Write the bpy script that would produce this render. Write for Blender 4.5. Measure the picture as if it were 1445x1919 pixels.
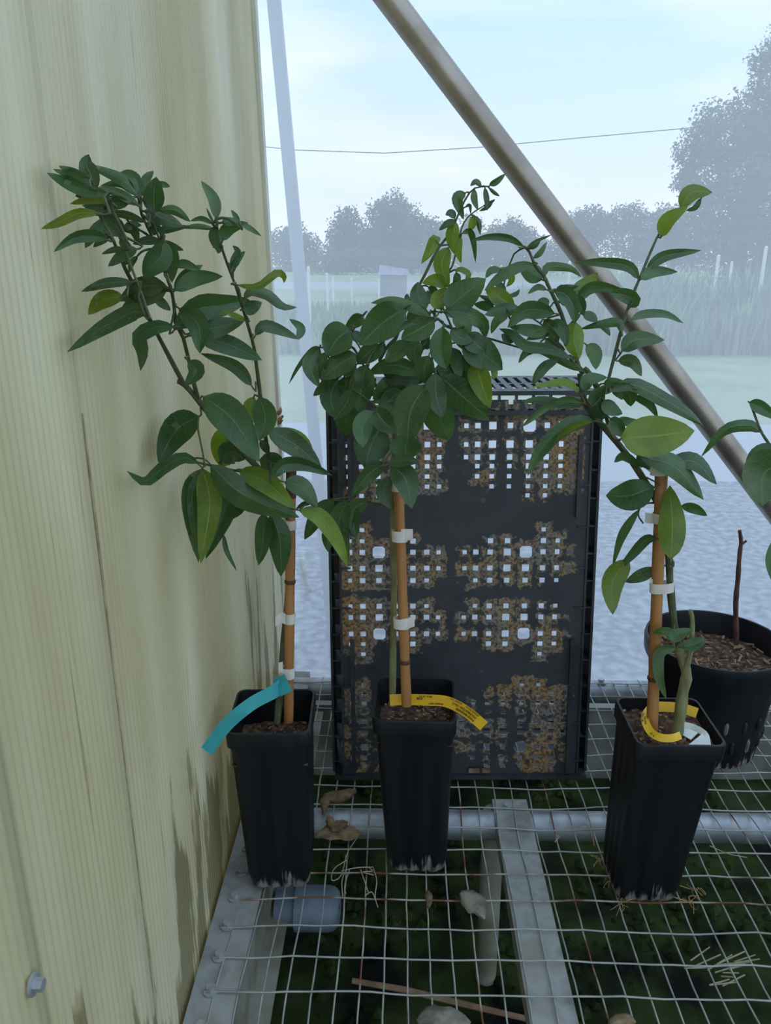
import bpy, bmesh, math, random
from mathutils import Vector, Matrix, Quaternion, noise
R = math.radians
random.seed(7)
scene = bpy.context.scene
for o in list(bpy.data.objects): bpy.data.objects.remove(o)
COL = scene.collection
# ------------------------------------------------------------ camera
FPX, W, H = 1442.0, 1445.0, 1919.0
BZ = 0.35                                   # bench height above the floor
CAM = Vector((0, 0, BZ + 0.74))
PITCH, YAW = 18.0, 1.05
cd = bpy.data.cameras.new('camera'); co = bpy.data.objects.new('camera', cd); COL.objects.link(co)
cd.sensor_fit = 'VERTICAL'; cd.sensor_height = 34.6; cd.lens = 34.6 * FPX / H
cd.clip_start = 0.02; cd.clip_end = 800
co.location = CAM; co.rotation_euler = (R(90 - PITCH), 0, R(YAW)); scene.camera = co
ROT = co.rotation_euler.to_matrix()
# ------------------------------------------------------------ sky and light
wd = bpy.data.worlds.new('sky'); scene.world = wd; wd.use_nodes = True
nt = wd.node_tree; nt.nodes.clear()
def N(t, ty, **kw):
    n = t.nodes.new(ty)
    for k, v in kw.items():
        if k.startswith('i_'): n.inputs[k[2:].replace('_', ' ')].default_value = v
        else: setattr(n, k, v)
    return n
def ramp(t, stops):
    r = t.nodes.new('ShaderNodeValToRGB'); e = r.color_ramp.elements
    while len(e) < len(stops): e.new(0.5)
    for el, (p, c) in zip(e, stops): el.position = p; el.color = tuple(c) + (1,)
    return r
tc = N(nt, 'ShaderNodeTexCoord'); sx = N(nt, 'ShaderNodeSeparateXYZ')
nt.links.new(tc.outputs['Generated'], sx.inputs[0])
rp = ramp(nt, [(0.0, (0.94, 0.91, 0.97)), (0.10, (0.74, 0.87, 1.07)), (0.25, (0.52, 0.78, 1.08)), (0.6, (0.50, 0.76, 1.06)), (1.0, (0.49, 0.75, 1.05))])
nt.links.new(sx.outputs['Z'], rp.inputs[0])
mp = N(nt, 'ShaderNodeMapping'); mp.inputs['Scale'].default_value = (1.2, 1.2, 5.0)
nt.links.new(tc.outputs['Generated'], mp.inputs[0])
nz = N(nt, 'ShaderNodeTexNoise'); nz.inputs['Scale'].default_value = 2.6; nz.inputs['Detail'].default_value = 5
nt.links.new(mp.outputs[0], nz.inputs['Vector'])
cr = ramp(nt, [(0.46, (0, 0, 0)), (0.72, (0.75, 0.75, 0.75))]); nt.links.new(nz.outputs[0], cr.inputs[0])
mx = N(nt, 'ShaderNodeMixRGB'); nt.links.new(cr.outputs[0], mx.inputs[0]); nt.links.new(rp.outputs[0], mx.inputs[1])
mx.inputs[2].default_value = (1.04, 1.03, 1.06, 1)
bg = N(nt, 'ShaderNodeBackground'); bg.inputs['Strength'].default_value = 1.0
wo = N(nt, 'ShaderNodeOutputWorld'); nt.links.new(mx.outputs[0], bg.inputs[0]); nt.links.new(bg.outputs[0], wo.inputs[0])
vs = scene.view_settings; vs.view_transform = 'Standard'; vs.look = 'None'; vs.gamma = 1.0; vs.use_curve_mapping = False
vs.exposure = 0.62
# ------------------------------------------------------------ pixel -> place
def ray(x, y):
    return ROT @ Vector(((x - W / 2) / FPX, -(y - H / 2) / FPX, -1.0))
def dep(x, y, z): return CAM + ray(x, y) * z
def atY(x, y, Y): r = ray(x, y); return CAM + r * (Y / r.y)
def atZ(x, y, z): r = ray(x, y); return CAM + r * ((z - CAM.z) / r.z)
def proj(p):
    q = ROT.inverted() @ (Vector(p) - CAM); return (W / 2 + FPX * q.x / -q.z, H / 2 - FPX * q.y / -q.z, -q.z)
# ------------------------------------------------------------ materials
MATS = {}
def mat(name, c1, c2=None, rough=0.6, scale=20, stretch=(1, 1, 1), lo=0.35, hi=0.65, bump=0.0, bscale=None, metal=0.0, spec=0.5, trans=0.0, detail=5, coord='Object', c3=None, coat=0.0):
    m = bpy.data.materials.new(name); m.use_nodes = True; t = m.node_tree
    p = t.nodes['Principled BSDF']; out = t.nodes['Material Output']
    p.inputs['Roughness'].default_value = rough; p.inputs['Metallic'].default_value = metal
    p.inputs['Specular IOR Level'].default_value = spec; p.inputs['Coat Weight'].default_value = coat
    col = None
    if c2 is not None or bump:
        tcn = N(t, 'ShaderNodeTexCoord'); mpn = N(t, 'ShaderNodeMapping'); mpn.inputs['Scale'].default_value = stretch
        t.links.new(tcn.outputs[coord], mpn.inputs[0])
        n = N(t, 'ShaderNodeTexNoise'); n.inputs['Scale'].default_value = scale; n.inputs['Detail'].default_value = detail
        t.links.new(mpn.outputs[0], n.inputs['Vector'])
    if c2 is not None:
        st = [(lo, c1), (hi, c2)] if c3 is None else [(lo, c1), ((lo + hi) / 2, c2), (hi, c3)]
        r = ramp(t, st); t.links.new(n.outputs[0], r.inputs[0]); t.links.new(r.outputs[0], p.inputs['Base Color']); col = r.outputs[0]
    else: p.inputs['Base Color'].default_value = tuple(c1) + (1,)
    if bump:
        n2 = N(t, 'ShaderNodeTexNoise'); n2.inputs['Scale'].default_value = bscale or scale * 2; n2.inputs['Detail'].default_value = 4
        t.links.new(mpn.outputs[0], n2.inputs['Vector'])
        b = N(t, 'ShaderNodeBump'); b.inputs['Strength'].default_value = bump; b.inputs['Distance'].default_value = 0.002
        t.links.new(n2.outputs[0], b.inputs['Height']); t.links.new(b.outputs[0], p.inputs['Normal'])
    if trans:
        tr = N(t, 'ShaderNodeBsdfTranslucent'); ms = N(t, 'ShaderNodeMixShader'); ms.inputs[0].default_value = trans
        if col: t.links.new(col, tr.inputs[0])
        else: tr.inputs[0].default_value = tuple(c1) + (1,)
        t.links.new(p.outputs[0], ms.inputs[1]); t.links.new(tr.outputs[0], ms.inputs[2]); t.links.new(ms.outputs[0], out.inputs[0])
    MATS[name] = m; return m
def leaf_mat(name, a, b, rib, trans, tcol):
    m = bpy.data.materials.new(name); m.use_nodes = True; t = m.node_tree
    p = t.nodes['Principled BSDF']; out = t.nodes['Material Output']
    uv = N(t, 'ShaderNodeUVMap'); s = N(t, 'ShaderNodeSeparateXYZ'); t.links.new(uv.outputs[0], s.inputs[0])
    # midrib: |u-.5|
    sb = N(t, 'ShaderNodeMath', operation='SUBTRACT'); sb.inputs[1].default_value = 0.5; t.links.new(s.outputs['X'], sb.inputs[0])
    ab = N(t, 'ShaderNodeMath', operation='ABSOLUTE'); t.links.new(sb.outputs[0], ab.inputs[0])
    rr = ramp(t, [(0.0, (1, 1, 1)), (0.035, (0, 0, 0))]); t.links.new(ab.outputs[0], rr.inputs[0])
    # side veins: bands of v + k|u|
    ml = N(t, 'ShaderNodeMath', operation='MULTIPLY_ADD'); ml.inputs[1].default_value = -0.28; t.links.new(ab.outputs[0], ml.inputs[0]); t.links.new(s.outputs['Y'], ml.inputs[2])
    sn = N(t, 'ShaderNodeMath', operation='MULTIPLY'); sn.inputs[1].default_value = 62; t.links.new(ml.outputs[0], sn.inputs[0])
    si = N(t, 'ShaderNodeMath', operation='SINE'); t.links.new(sn.outputs[0], si.inputs[0])
    vr = ramp(t, [(0.80, (0, 0, 0)), (1.0, (0.22, 0.22, 0.22))]); t.links.new(si.outputs[0], vr.inputs[0])
    ad = N(t, 'ShaderNodeMixRGB', blend_type='ADD'); ad.inputs[0].default_value = 1; t.links.new(rr.outputs[0], ad.inputs[1]); t.links.new(vr.outputs[0], ad.inputs[2])
    tcn = N(t, 'ShaderNodeTexCoord'); n = N(t, 'ShaderNodeTexNoise'); n.inputs['Scale'].default_value = 45; n.inputs['Detail'].default_value = 3
    t.links.new(tcn.outputs['Object'], n.inputs['Vector'])
    r = ramp(t, [(0.35, a), (0.68, b)]); t.links.new(n.outputs[0], r.inputs[0])
    oi = N(t, 'ShaderNodeObjectInfo'); hv = N(t, 'ShaderNodeHueSaturation')
    mr = N(t, 'ShaderNodeMapRange'); mr.inputs[3].default_value = 0.72; mr.inputs[4].default_value = 1.28
    t.links.new(oi.outputs['Random'], mr.inputs[0]); t.links.new(mr.outputs[0], hv.inputs['Value']); t.links.new(r.outputs[0], hv.inputs['Color'])
    mh = N(t, 'ShaderNodeMath', operation='MULTIPLY'); mh.inputs[1].default_value = 7.31; t.links.new(oi.outputs['Random'], mh.inputs[0]); fr_ = N(t, 'ShaderNodeMath', operation='FRACT'); t.links.new(mh.outputs[0], fr_.inputs[0])
    mh2 = N(t, 'ShaderNodeMapRange'); mh2.inputs[3].default_value = 0.472; mh2.inputs[4].default_value = 0.508; t.links.new(fr_.outputs[0], mh2.inputs[0]); t.links.new(mh2.outputs[0], hv.inputs['Hue'])
    mxn = N(t, 'ShaderNodeMixRGB'); t.links.new(ad.outputs[0], mxn.inputs[0]); t.links.new(hv.outputs[0], mxn.inputs[1]); mxn.inputs[2].default_value = tuple(rib) + (1,)
    # dust specks
    n3 = N(t, 'ShaderNodeTexNoise'); n3.inputs['Scale'].default_value = 260; t.links.new(tcn.outputs['Object'], n3.inputs['Vector'])
    r3 = ramp(t, [(0.70, (0, 0, 0)), (0.78, (0.35, 0.35, 0.35))]); t.links.new(n3.outputs[0], r3.inputs[0])
    mx3 = N(t, 'ShaderNodeMixRGB'); t.links.new(r3.outputs[0], mx3.inputs[0]); t.links.new(mxn.outputs[0], mx3.inputs[1]); mx3.inputs[2].default_value = (0.22, 0.27, 0.24, 1)
    t.links.new(mx3.outputs[0], p.inputs['Base Color']); p.inputs['Roughness'].default_value = 0.42; p.inputs['Specular IOR Level'].default_value = 0.45
    bm_ = N(t, 'ShaderNodeBump'); bm_.inputs['Strength'].default_value = 0.35; bm_.inputs['Distance'].default_value = 0.001
    t.links.new(ad.outputs[0], bm_.inputs['Height']); t.links.new(bm_.outputs[0], p.inputs['Normal'])
    tr = N(t, 'ShaderNodeBsdfTranslucent'); tr.inputs[0].default_value = tuple(tcol) + (1,)
    ms = N(t, 'ShaderNodeMixShader'); ms.inputs[0].default_value = trans
    t.links.new(p.outputs[0], ms.inputs[1]); t.links.new(tr.outputs[0], ms.inputs[2]); t.links.new(ms.outputs[0], out.inputs[0])
    MATS[name] = m; return m
leaf_mat('leaf_green', (0.034, 0.074, 0.025), (0.060, 0.118, 0.038), (0.11, 0.19, 0.085), 0.16, (0.10, 0.25, 0.025))
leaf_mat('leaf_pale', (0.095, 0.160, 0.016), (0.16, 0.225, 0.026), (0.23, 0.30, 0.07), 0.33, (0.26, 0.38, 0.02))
SH = {'d': 'leaf_green', 'm': 'leaf_green', 'g': 'leaf_green', 'l': 'leaf_pale'}      # pale: young, yellowing or pale-backed; on some left-tree leaves painted-in backlight
mat('twig', (0.045, 0.055, 0.022), (0.10, 0.11, 0.045), 0.7, 90, lo=0.3, hi=0.7)
mat('bark', (0.14, 0.13, 0.055), (0.26, 0.24, 0.10), 0.8, 120, (1, 1, 0.25), bump=0.6)
mat('dead_wood', (0.045, 0.018, 0.012), (0.11, 0.05, 0.032), 0.85, 130, (1, 1, 0.3), bump=0.6)
mat('bamboo', (0.26, 0.095, 0.026), (0.44, 0.20, 0.062), 0.5, 60, (1, 1, 0.12), lo=0.25, hi=0.75)
mat('bamboo_dark', (0.05, 0.02, 0.01), (0.16, 0.06, 0.025), 0.7, 80)
mat('tape', (0.62, 0.53, 0.47), (0.74, 0.66, 0.60), 0.6, 70)
mat('paper', (0.66, 0.64, 0.61), (0.78, 0.76, 0.73), 0.6, 50)
mat('yellow_tag', (0.74, 0.40, 0.008), (0.80, 0.46, 0.02), 0.45, 30)
mat('teal_tag', (0.022, 0.29, 0.30), (0.035, 0.36, 0.36), 0.55, 40, trans=0.15)
mat('ink', (0.03, 0.012, 0.01), rough=0.7)
mat('soil', (0.022, 0.011, 0.006), (0.10, 0.046, 0.022), 0.95, 130, bump=1.0, bscale=260, c3=(0.24, 0.15, 0.085), hi=0.75)
mat('rim_black', (0.012, 0.012, 0.014), (0.022, 0.022, 0.025), 0.42, 50)
mat('galv', (0.30, 0.31, 0.33), (0.46, 0.47, 0.48), 0.5, 35, metal=0.55, bump=0.15)
mat('galv_flat', (0.22, 0.215, 0.20), (0.34, 0.335, 0.315), 0.75, 22, metal=0.1, bump=0.3, c3=(0.28, 0.26, 0.22))
mat('brace_steel', (0.28, 0.23, 0.19), (0.40, 0.34, 0.285), 0.34, 14, (1, 1, 1), metal=0.75, bump=0.1)
mat('wire', (0.28, 0.275, 0.25), (0.42, 0.415, 0.38), 0.6, 30, metal=0.3)
mat('wire_rust', (0.17, 0.06, 0.025), (0.38, 0.34, 0.29), 0.8, 22, metal=0.1, lo=0.42, hi=0.55)
mat('web', (0.16, 0.14, 0.085), (0.30, 0.29, 0.23), 0.8, 18, bump=0.3)
mat('moss', (0.006, 0.006, 0.004), (0.026, 0.040, 0.008), 0.95, 9, bump=1.0, bscale=60, spec=0.15, c3=(0.060, 0.060, 0.034), lo=0.38, hi=0.76, detail=9)
mat('seam', (0.26, 0.19, 0.10), (0.42, 0.33, 0.19), 0.9, 60)
mat('knee', (0.10, 0.10, 0.085), (0.20, 0.20, 0.17), 0.9, 12, bump=0.5)
mat('sill', (0.62, 0.62, 0.60), (0.74, 0.74, 0.73), 0.6, 10)
mat('pvc', (0.10, 0.13, 0.175), (0.155, 0.185, 0.23), 0.55, 30)
mat('dry_leaf', (0.14, 0.085, 0.04), (0.34, 0.24, 0.13), 0.9, 60, trans=0.1)
mat('dry_grey', (0.11, 0.092, 0.07), (0.27, 0.23, 0.18), 0.9, 60)
mat('straw', (0.30, 0.25, 0.16), (0.46, 0.38, 0.26), 0.9, 50)
mat('root', (0.30, 0.16, 0.05), (0.46, 0.28, 0.11), 0.9, 60)
mat('twig_dry', (0.20, 0.11, 0.06), (0.32, 0.19, 0.11), 0.85, 40)
mat('plastic_scrap', (0.75, 0.75, 0.72), (0.85, 0.85, 0.82), 0.5, 40, trans=0.3)
def film_mat():
    m = bpy.data.materials.new('roof_film'); m.use_nodes = True; t = m.node_tree; t.nodes.remove(t.nodes['Principled BSDF']); out = t.nodes['Material Output']
    tl = N(t, 'ShaderNodeBsdfTranslucent'); tl.inputs[0].default_value = (0.88, 0.88, 0.86, 1); tp = N(t, 'ShaderNodeBsdfTransparent')
    b = N(t, 'ShaderNodeMixShader'); b.inputs[0].default_value = 0.35; t.links.new(tp.outputs[0], b.inputs[1]); t.links.new(tl.outputs[0], b.inputs[2]); t.links.new(b.outputs[0], out.inputs[0]); MATS['roof_film'] = m
film_mat()
mat('gravel', (0.09, 0.10, 0.125), (0.46, 0.47, 0.51), 0.95, 30, bump=0.6, detail=6, lo=0.38, hi=0.74)
mat('pavement', (0.40, 0.40, 0.44), (0.48, 0.48, 0.51), 0.95, 1.2)
mat('verge', (0.26, 0.33, 0.14), (0.41, 0.41, 0.25), 0.95, 1.6, detail=8)
mat('field', (0.23, 0.29, 0.13), (0.35, 0.35, 0.21), 0.95, 0.2, detail=8)
mat('road', (0.36, 0.34, 0.35), (0.44, 0.42, 0.42), 0.95, 0.5)
mat('weed', (0.11, 0.17, 0.06), (0.31, 0.37, 0.18), 0.9, 1.4, detail=8)
mat('tree', (0.045, 0.062, 0.026), (0.13, 0.15, 0.075), 0.95, 0.5, detail=6)
mat('trunk', (0.05, 0.042, 0.035), (0.10, 0.085, 0.07), 0.95, 3)
mat('post_white', (0.78, 0.78, 0.70), (0.88, 0.88, 0.80), 0.7, 5)
mat('cable', (0.02, 0.02, 0.025), rough=0.8)
mat('barn', (0.20, 0.20, 0.24), (0.28, 0.28, 0.31), 0.9, 2)
mat('post_metal', (0.34, 0.35, 0.42), (0.44, 0.45, 0.52), 0.5, 8, metal=0.2)
mat('trimstrip', (0.62, 0.58, 0.47), (0.72, 0.70, 0.62), 0.6, 30, (1, 1, 0.1))
mat('sealant', (0.20, 0.11, 0.04), (0.36, 0.22, 0.09), 0.9, 60)
def pot_mat():
    m = mat('pot_plastic', (0.006, 0.006, 0.0075), (0.012, 0.012, 0.014), 0.42, 40, (1, 1, 0.1), bump=0.25, bscale=60, spec=0.3)
    t = m.node_tree; p = t.nodes['Principled BSDF']
    tcn = N(t, 'ShaderNodeTexCoord'); s = N(t, 'ShaderNodeSeparateXYZ'); t.links.new(tcn.outputs['Object'], s.inputs[0])
    mpn = N(t, 'ShaderNodeMapping'); mpn.inputs['Scale'].default_value = (1, 1, 0.16); t.links.new(tcn.outputs['Object'], mpn.inputs[0])
    n = N(t, 'ShaderNodeTexNoise'); n.inputs['Scale'].default_value = 150; n.inputs['Detail'].default_value = 4; t.links.new(mpn.outputs[0], n.inputs['Vector'])
    # dried lime crust that the wet base picked up: height + ragged edge
    ma = N(t, 'ShaderNodeMath', operation='MULTIPLY_ADD'); ma.inputs[1].default_value = 0.085; ma.inputs[2].default_value = -0.030
    t.links.new(n.outputs[0], ma.inputs[0])
    sb = N(t, 'ShaderNodeMath', operation='SUBTRACT'); t.links.new(ma.outputs[0], sb.inputs[0]); t.links.new(s.outputs['Z'], sb.inputs[1])
    r = ramp(t, [(0.0, (0, 0, 0)), (0.012, (0.8, 0.8, 0.8))]); t.links.new(sb.outputs[0], r.inputs[0])
    # scuffs
    n2 = N(t, 'ShaderNodeTexNoise'); n2.inputs['Scale'].default_value = 75; n2.inputs['Detail'].default_value = 6; t.links.new(mpn.outputs[0], n2.inputs['Vector'])
    r2 = ramp(t, [(0.72, (0, 0, 0)), (0.80, (0.4, 0.4, 0.4))]); t.links.new(n2.outputs[0], r2.inputs[0])
    mxx = N(t, 'ShaderNodeMixRGB', blend_type='LIGHTEN'); mxx.inputs[0].default_value = 1; t.links.new(r.outputs[0], mxx.inputs[1]); t.links.new(r2.outputs[0], mxx.inputs[2])
    old = p.inputs['Base Color'].links[0].from_socket
    mc = N(t, 'ShaderNodeMixRGB'); t.links.new(mxx.outputs[0], mc.inputs[0]); t.links.new(old, mc.inputs[1]); mc.inputs[2].default_value = (0.30, 0.26, 0.23, 1)
    t.links.new(mc.outputs[0], p.inputs['Base Color'])
    return m
pot_mat()
def crate_mat():
    m = mat('crate_panel', (0.024, 0.025, 0.029), (0.036, 0.037, 0.042), 0.5, 30, bump=0.2)
    t = m.node_tree; p = t.nodes['Principled BSDF']; old = p.inputs['Base Color'].links[0].from_socket
    at = N(t, 'ShaderNodeAttribute', attribute_name='stain')
    tcn = N(t, 'ShaderNodeTexCoord'); n = N(t, 'ShaderNodeTexNoise'); n.inputs['Scale'].default_value = 110; n.inputs['Detail'].default_value = 7; t.links.new(tcn.outputs['Object'], n.inputs['Vector'])
    ad = N(t, 'ShaderNodeMath', operation='MULTIPLY_ADD'); ad.inputs[1].default_value = 1.1; ad.inputs[2].default_value = -0.55; t.links.new(n.outputs[0], ad.inputs[0])
    a2 = N(t, 'ShaderNodeMath', operation='ADD'); t.links.new(ad.outputs[0], a2.inputs[0]); t.links.new(at.outputs['Fac'], a2.inputs[1])
    r = ramp(t, [(0.42, (0, 0, 0)), (0.52, (1, 1, 1))]); t.links.new(a2.outputs[0], r.inputs[0])
    n2 = N(t, 'ShaderNodeTexNoise'); n2.inputs['Scale'].default_value = 17; n2.inputs['Detail'].default_value = 6; t.links.new(tcn.outputs['Object'], n2.inputs['Vector'])
    r2 = ramp(t, [(0.36, (0.20, 0.165, 0.14)), (0.5, (0.26, 0.175, 0.105)), (0.64, (0.29, 0.16, 0.065))]); t.links.new(n2.outputs[0], r2.inputs[0])
    n4 = N(t, 'ShaderNodeTexNoise'); n4.inputs['Scale'].default_value = 260; n4.inputs['Detail'].default_value = 4; t.links.new(tcn.outputs['Object'], n4.inputs['Vector'])
    r4 = ramp(t, [(0.36, (0.25, 0.25, 0.25)), (0.6, (1.15, 1.15, 1.15))]); t.links.new(n4.outputs[0], r4.inputs[0])
    mm = N(t, 'ShaderNodeMixRGB', blend_type='MULTIPLY'); mm.inputs[0].default_value = 1; t.links.new(r2.outputs[0], mm.inputs[1]); t.links.new(r4.outputs[0], mm.inputs[2])
    # scattered light scratches
    n5 = N(t, 'ShaderNodeTexNoise'); n5.inputs['Scale'].default_value = 60; n5.inputs['Detail'].default_value = 8; t.links.new(tcn.outputs['Object'], n5.inputs['Vector'])
    r5 = ramp(t, [(0.70, (0, 0, 0)), (0.76, (0.5, 0.5, 0.5))]); t.links.new(n5.outputs[0], r5.inputs[0])
    m5 = N(t, 'ShaderNodeMixRGB'); t.links.new(r5.outputs[0], m5.inputs[0]); t.links.new(old, m5.inputs[1]); m5.inputs[2].default_value = (0.14, 0.14, 0.145, 1)
    mc = N(t, 'ShaderNodeMixRGB'); t.links.new(r.outputs[0], mc.inputs[0]); t.links.new(m5.outputs[0], mc.inputs[1]); t.links.new(mm.outputs[0], mc.inputs[2])
    t.links.new(mc.outputs[0], p.inputs['Base Color'])
crate_mat()
mat('crate_plastic', (0.016, 0.017, 0.020), (0.040, 0.041, 0.047), 0.42, 30, bump=0.2)
def wall_mat():
    m = bpy.data.materials.new('polycarbonate'); m.use_nodes = True; t = m.node_tree
    p = t.nodes['Principled BSDF']; out = t.nodes['Material Output']
    tcn = N(t, 'ShaderNodeTexCoord'); s = N(t, 'ShaderNodeSeparateXYZ'); t.links.new(tcn.outputs['Object'], s.inputs[0])
    def nse(sc, st, det=6):
        mpn = N(t, 'ShaderNodeMapping'); mpn.inputs['Scale'].default_value = st; t.links.new(tcn.outputs['Object'], mpn.inputs[0])
        n = N(t, 'ShaderNodeTexNoise'); n.inputs['Scale'].default_value = sc; n.inputs['Detail'].default_value = det; t.links.new(mpn.outputs[0], n.inputs['Vector']); return n
    n1 = nse(5, (1, 1, 0.35)); r1 = ramp(t, [(0.3, (0.73, 0.65, 0.43)), (0.5, (0.81, 0.75, 0.57)), (0.7, (0.86, 0.82, 0.70))]); t.links.new(n1.outputs[0], r1.inputs[0])
    # yellowing in streaks over the whole sheet
    n2 = nse(7, (1, 1, 0.12)); r2 = ramp(t, [(0.40, (0, 0, 0)), (0.72, (0.6, 0.6, 0.6))]); t.links.new(n2.outputs[0], r2.inputs[0])
    my = N(t, 'ShaderNodeMixRGB'); t.links.new(r2.outputs[0], my.inputs[0]); t.links.new(r1.outputs[0], my.inputs[1]); my.inputs[2].default_value = (0.52, 0.44, 0.22, 1)
    # algae stain with a ragged edge along the wet foot
    n4 = nse(24, (1, 1, 0.16)); ma = N(t, 'ShaderNodeMath', operation='MULTIPLY_ADD'); ma.inputs[1].default_value = 1.3; ma.inputs[2].default_value = -0.22; t.links.new(n4.outputs[0], ma.inputs[0])
    su = N(t, 'ShaderNodeMath', operation='SUBTRACT'); t.links.new(ma.outputs[0], su.inputs[0]); t.links.new(s.outputs['Z'], su.inputs[1])
    r4 = ramp(t, [(0.0, (0, 0, 0)), (0.05, (0.7, 0.7, 0.7))]); t.links.new(su.outputs[0], r4.inputs[0])
    mc = N(t, 'ShaderNodeMixRGB'); t.links.new(r4.outputs[0], mc.inputs[0]); t.links.new(my.outputs[0], mc.inputs[1]); mc.inputs[2].default_value = (0.27, 0.215, 0.075, 1)
    # dark dirt streaks and specks
    n3 = nse(60, (1, 1, 0.07), 4); r3 = ramp(t, [(0.66, (0, 0, 0)), (0.76, (0.5, 0.5, 0.5))]); t.links.new(n3.outputs[0], r3.inputs[0])
    md = N(t, 'ShaderNodeMixRGB'); t.links.new(r3.outputs[0], md.inputs[0]); t.links.new(mc.outputs[0], md.inputs[1]); md.inputs[2].default_value = (0.11, 0.09, 0.035, 1)
    t.links.new(md.outputs[0], p.inputs['Base Color']); p.inputs['Roughness'].default_value = 0.20; p.inputs['Specular IOR Level'].default_value = 0.6
    tr = N(t, 'ShaderNodeBsdfTranslucent'); t.links.new(md.outputs[0], tr.inputs[0])
    ms = N(t, 'ShaderNodeMixShader'); ms.inputs[0].default_value = 0.48; t.links.new(p.outputs[0], ms.inputs[1]); t.links.new(tr.outputs[0], ms.inputs[2])
    t.links.new(ms.outputs[0], out.inputs[0]); MATS['polycarbonate'] = m
wall_mat()
def screen_mat():
    m = bpy.data.materials.new('insect_net'); m.use_nodes = True; t = m.node_tree; t.nodes.remove(t.nodes['Principled BSDF']); out = t.nodes['Material Output']
    tcn = N(t, 'ShaderNodeTexCoord'); mpn = N(t, 'ShaderNodeMapping'); mpn.inputs['Scale'].default_value = (0.5, 1, 60); t.links.new(tcn.outputs['Object'], mpn.inputs[0])
    n = N(t, 'ShaderNodeTexNoise'); n.inputs['Scale'].default_value = 6; n.inputs['Detail'].default_value = 4; t.links.new(mpn.outputs[0], n.inputs['Vector'])
    mr = N(t, 'ShaderNodeMapRange'); mr.inputs[3].default_value = 0.53; mr.inputs[4].default_value = 0.60; t.links.new(n.outputs[0], mr.inputs[0])
    d = N(t, 'ShaderNodeBsdfDiffuse'); d.inputs[0].default_value = (0.93, 0.93, 0.95, 1)
    tl = N(t, 'ShaderNodeBsdfTranslucent'); tl.inputs[0].default_value = (0.94, 0.94, 0.96, 1)
    a = N(t, 'ShaderNodeMixShader'); a.inputs[0].default_value = 0.5; t.links.new(d.outputs[0], a.inputs[1]); t.links.new(tl.outputs[0], a.inputs[2])
    tp = N(t, 'ShaderNodeBsdfTransparent')
    b = N(t, 'ShaderNodeMixShader'); t.links.new(mr.outputs[0], b.inputs[0]); t.links.new(tp.outputs[0], b.inputs[1]); t.links.new(a.outputs[0], b.inputs[2])
    t.links.new(b.outputs[0], out.inputs[0]); MATS['insect_net'] = m
screen_mat()
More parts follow.
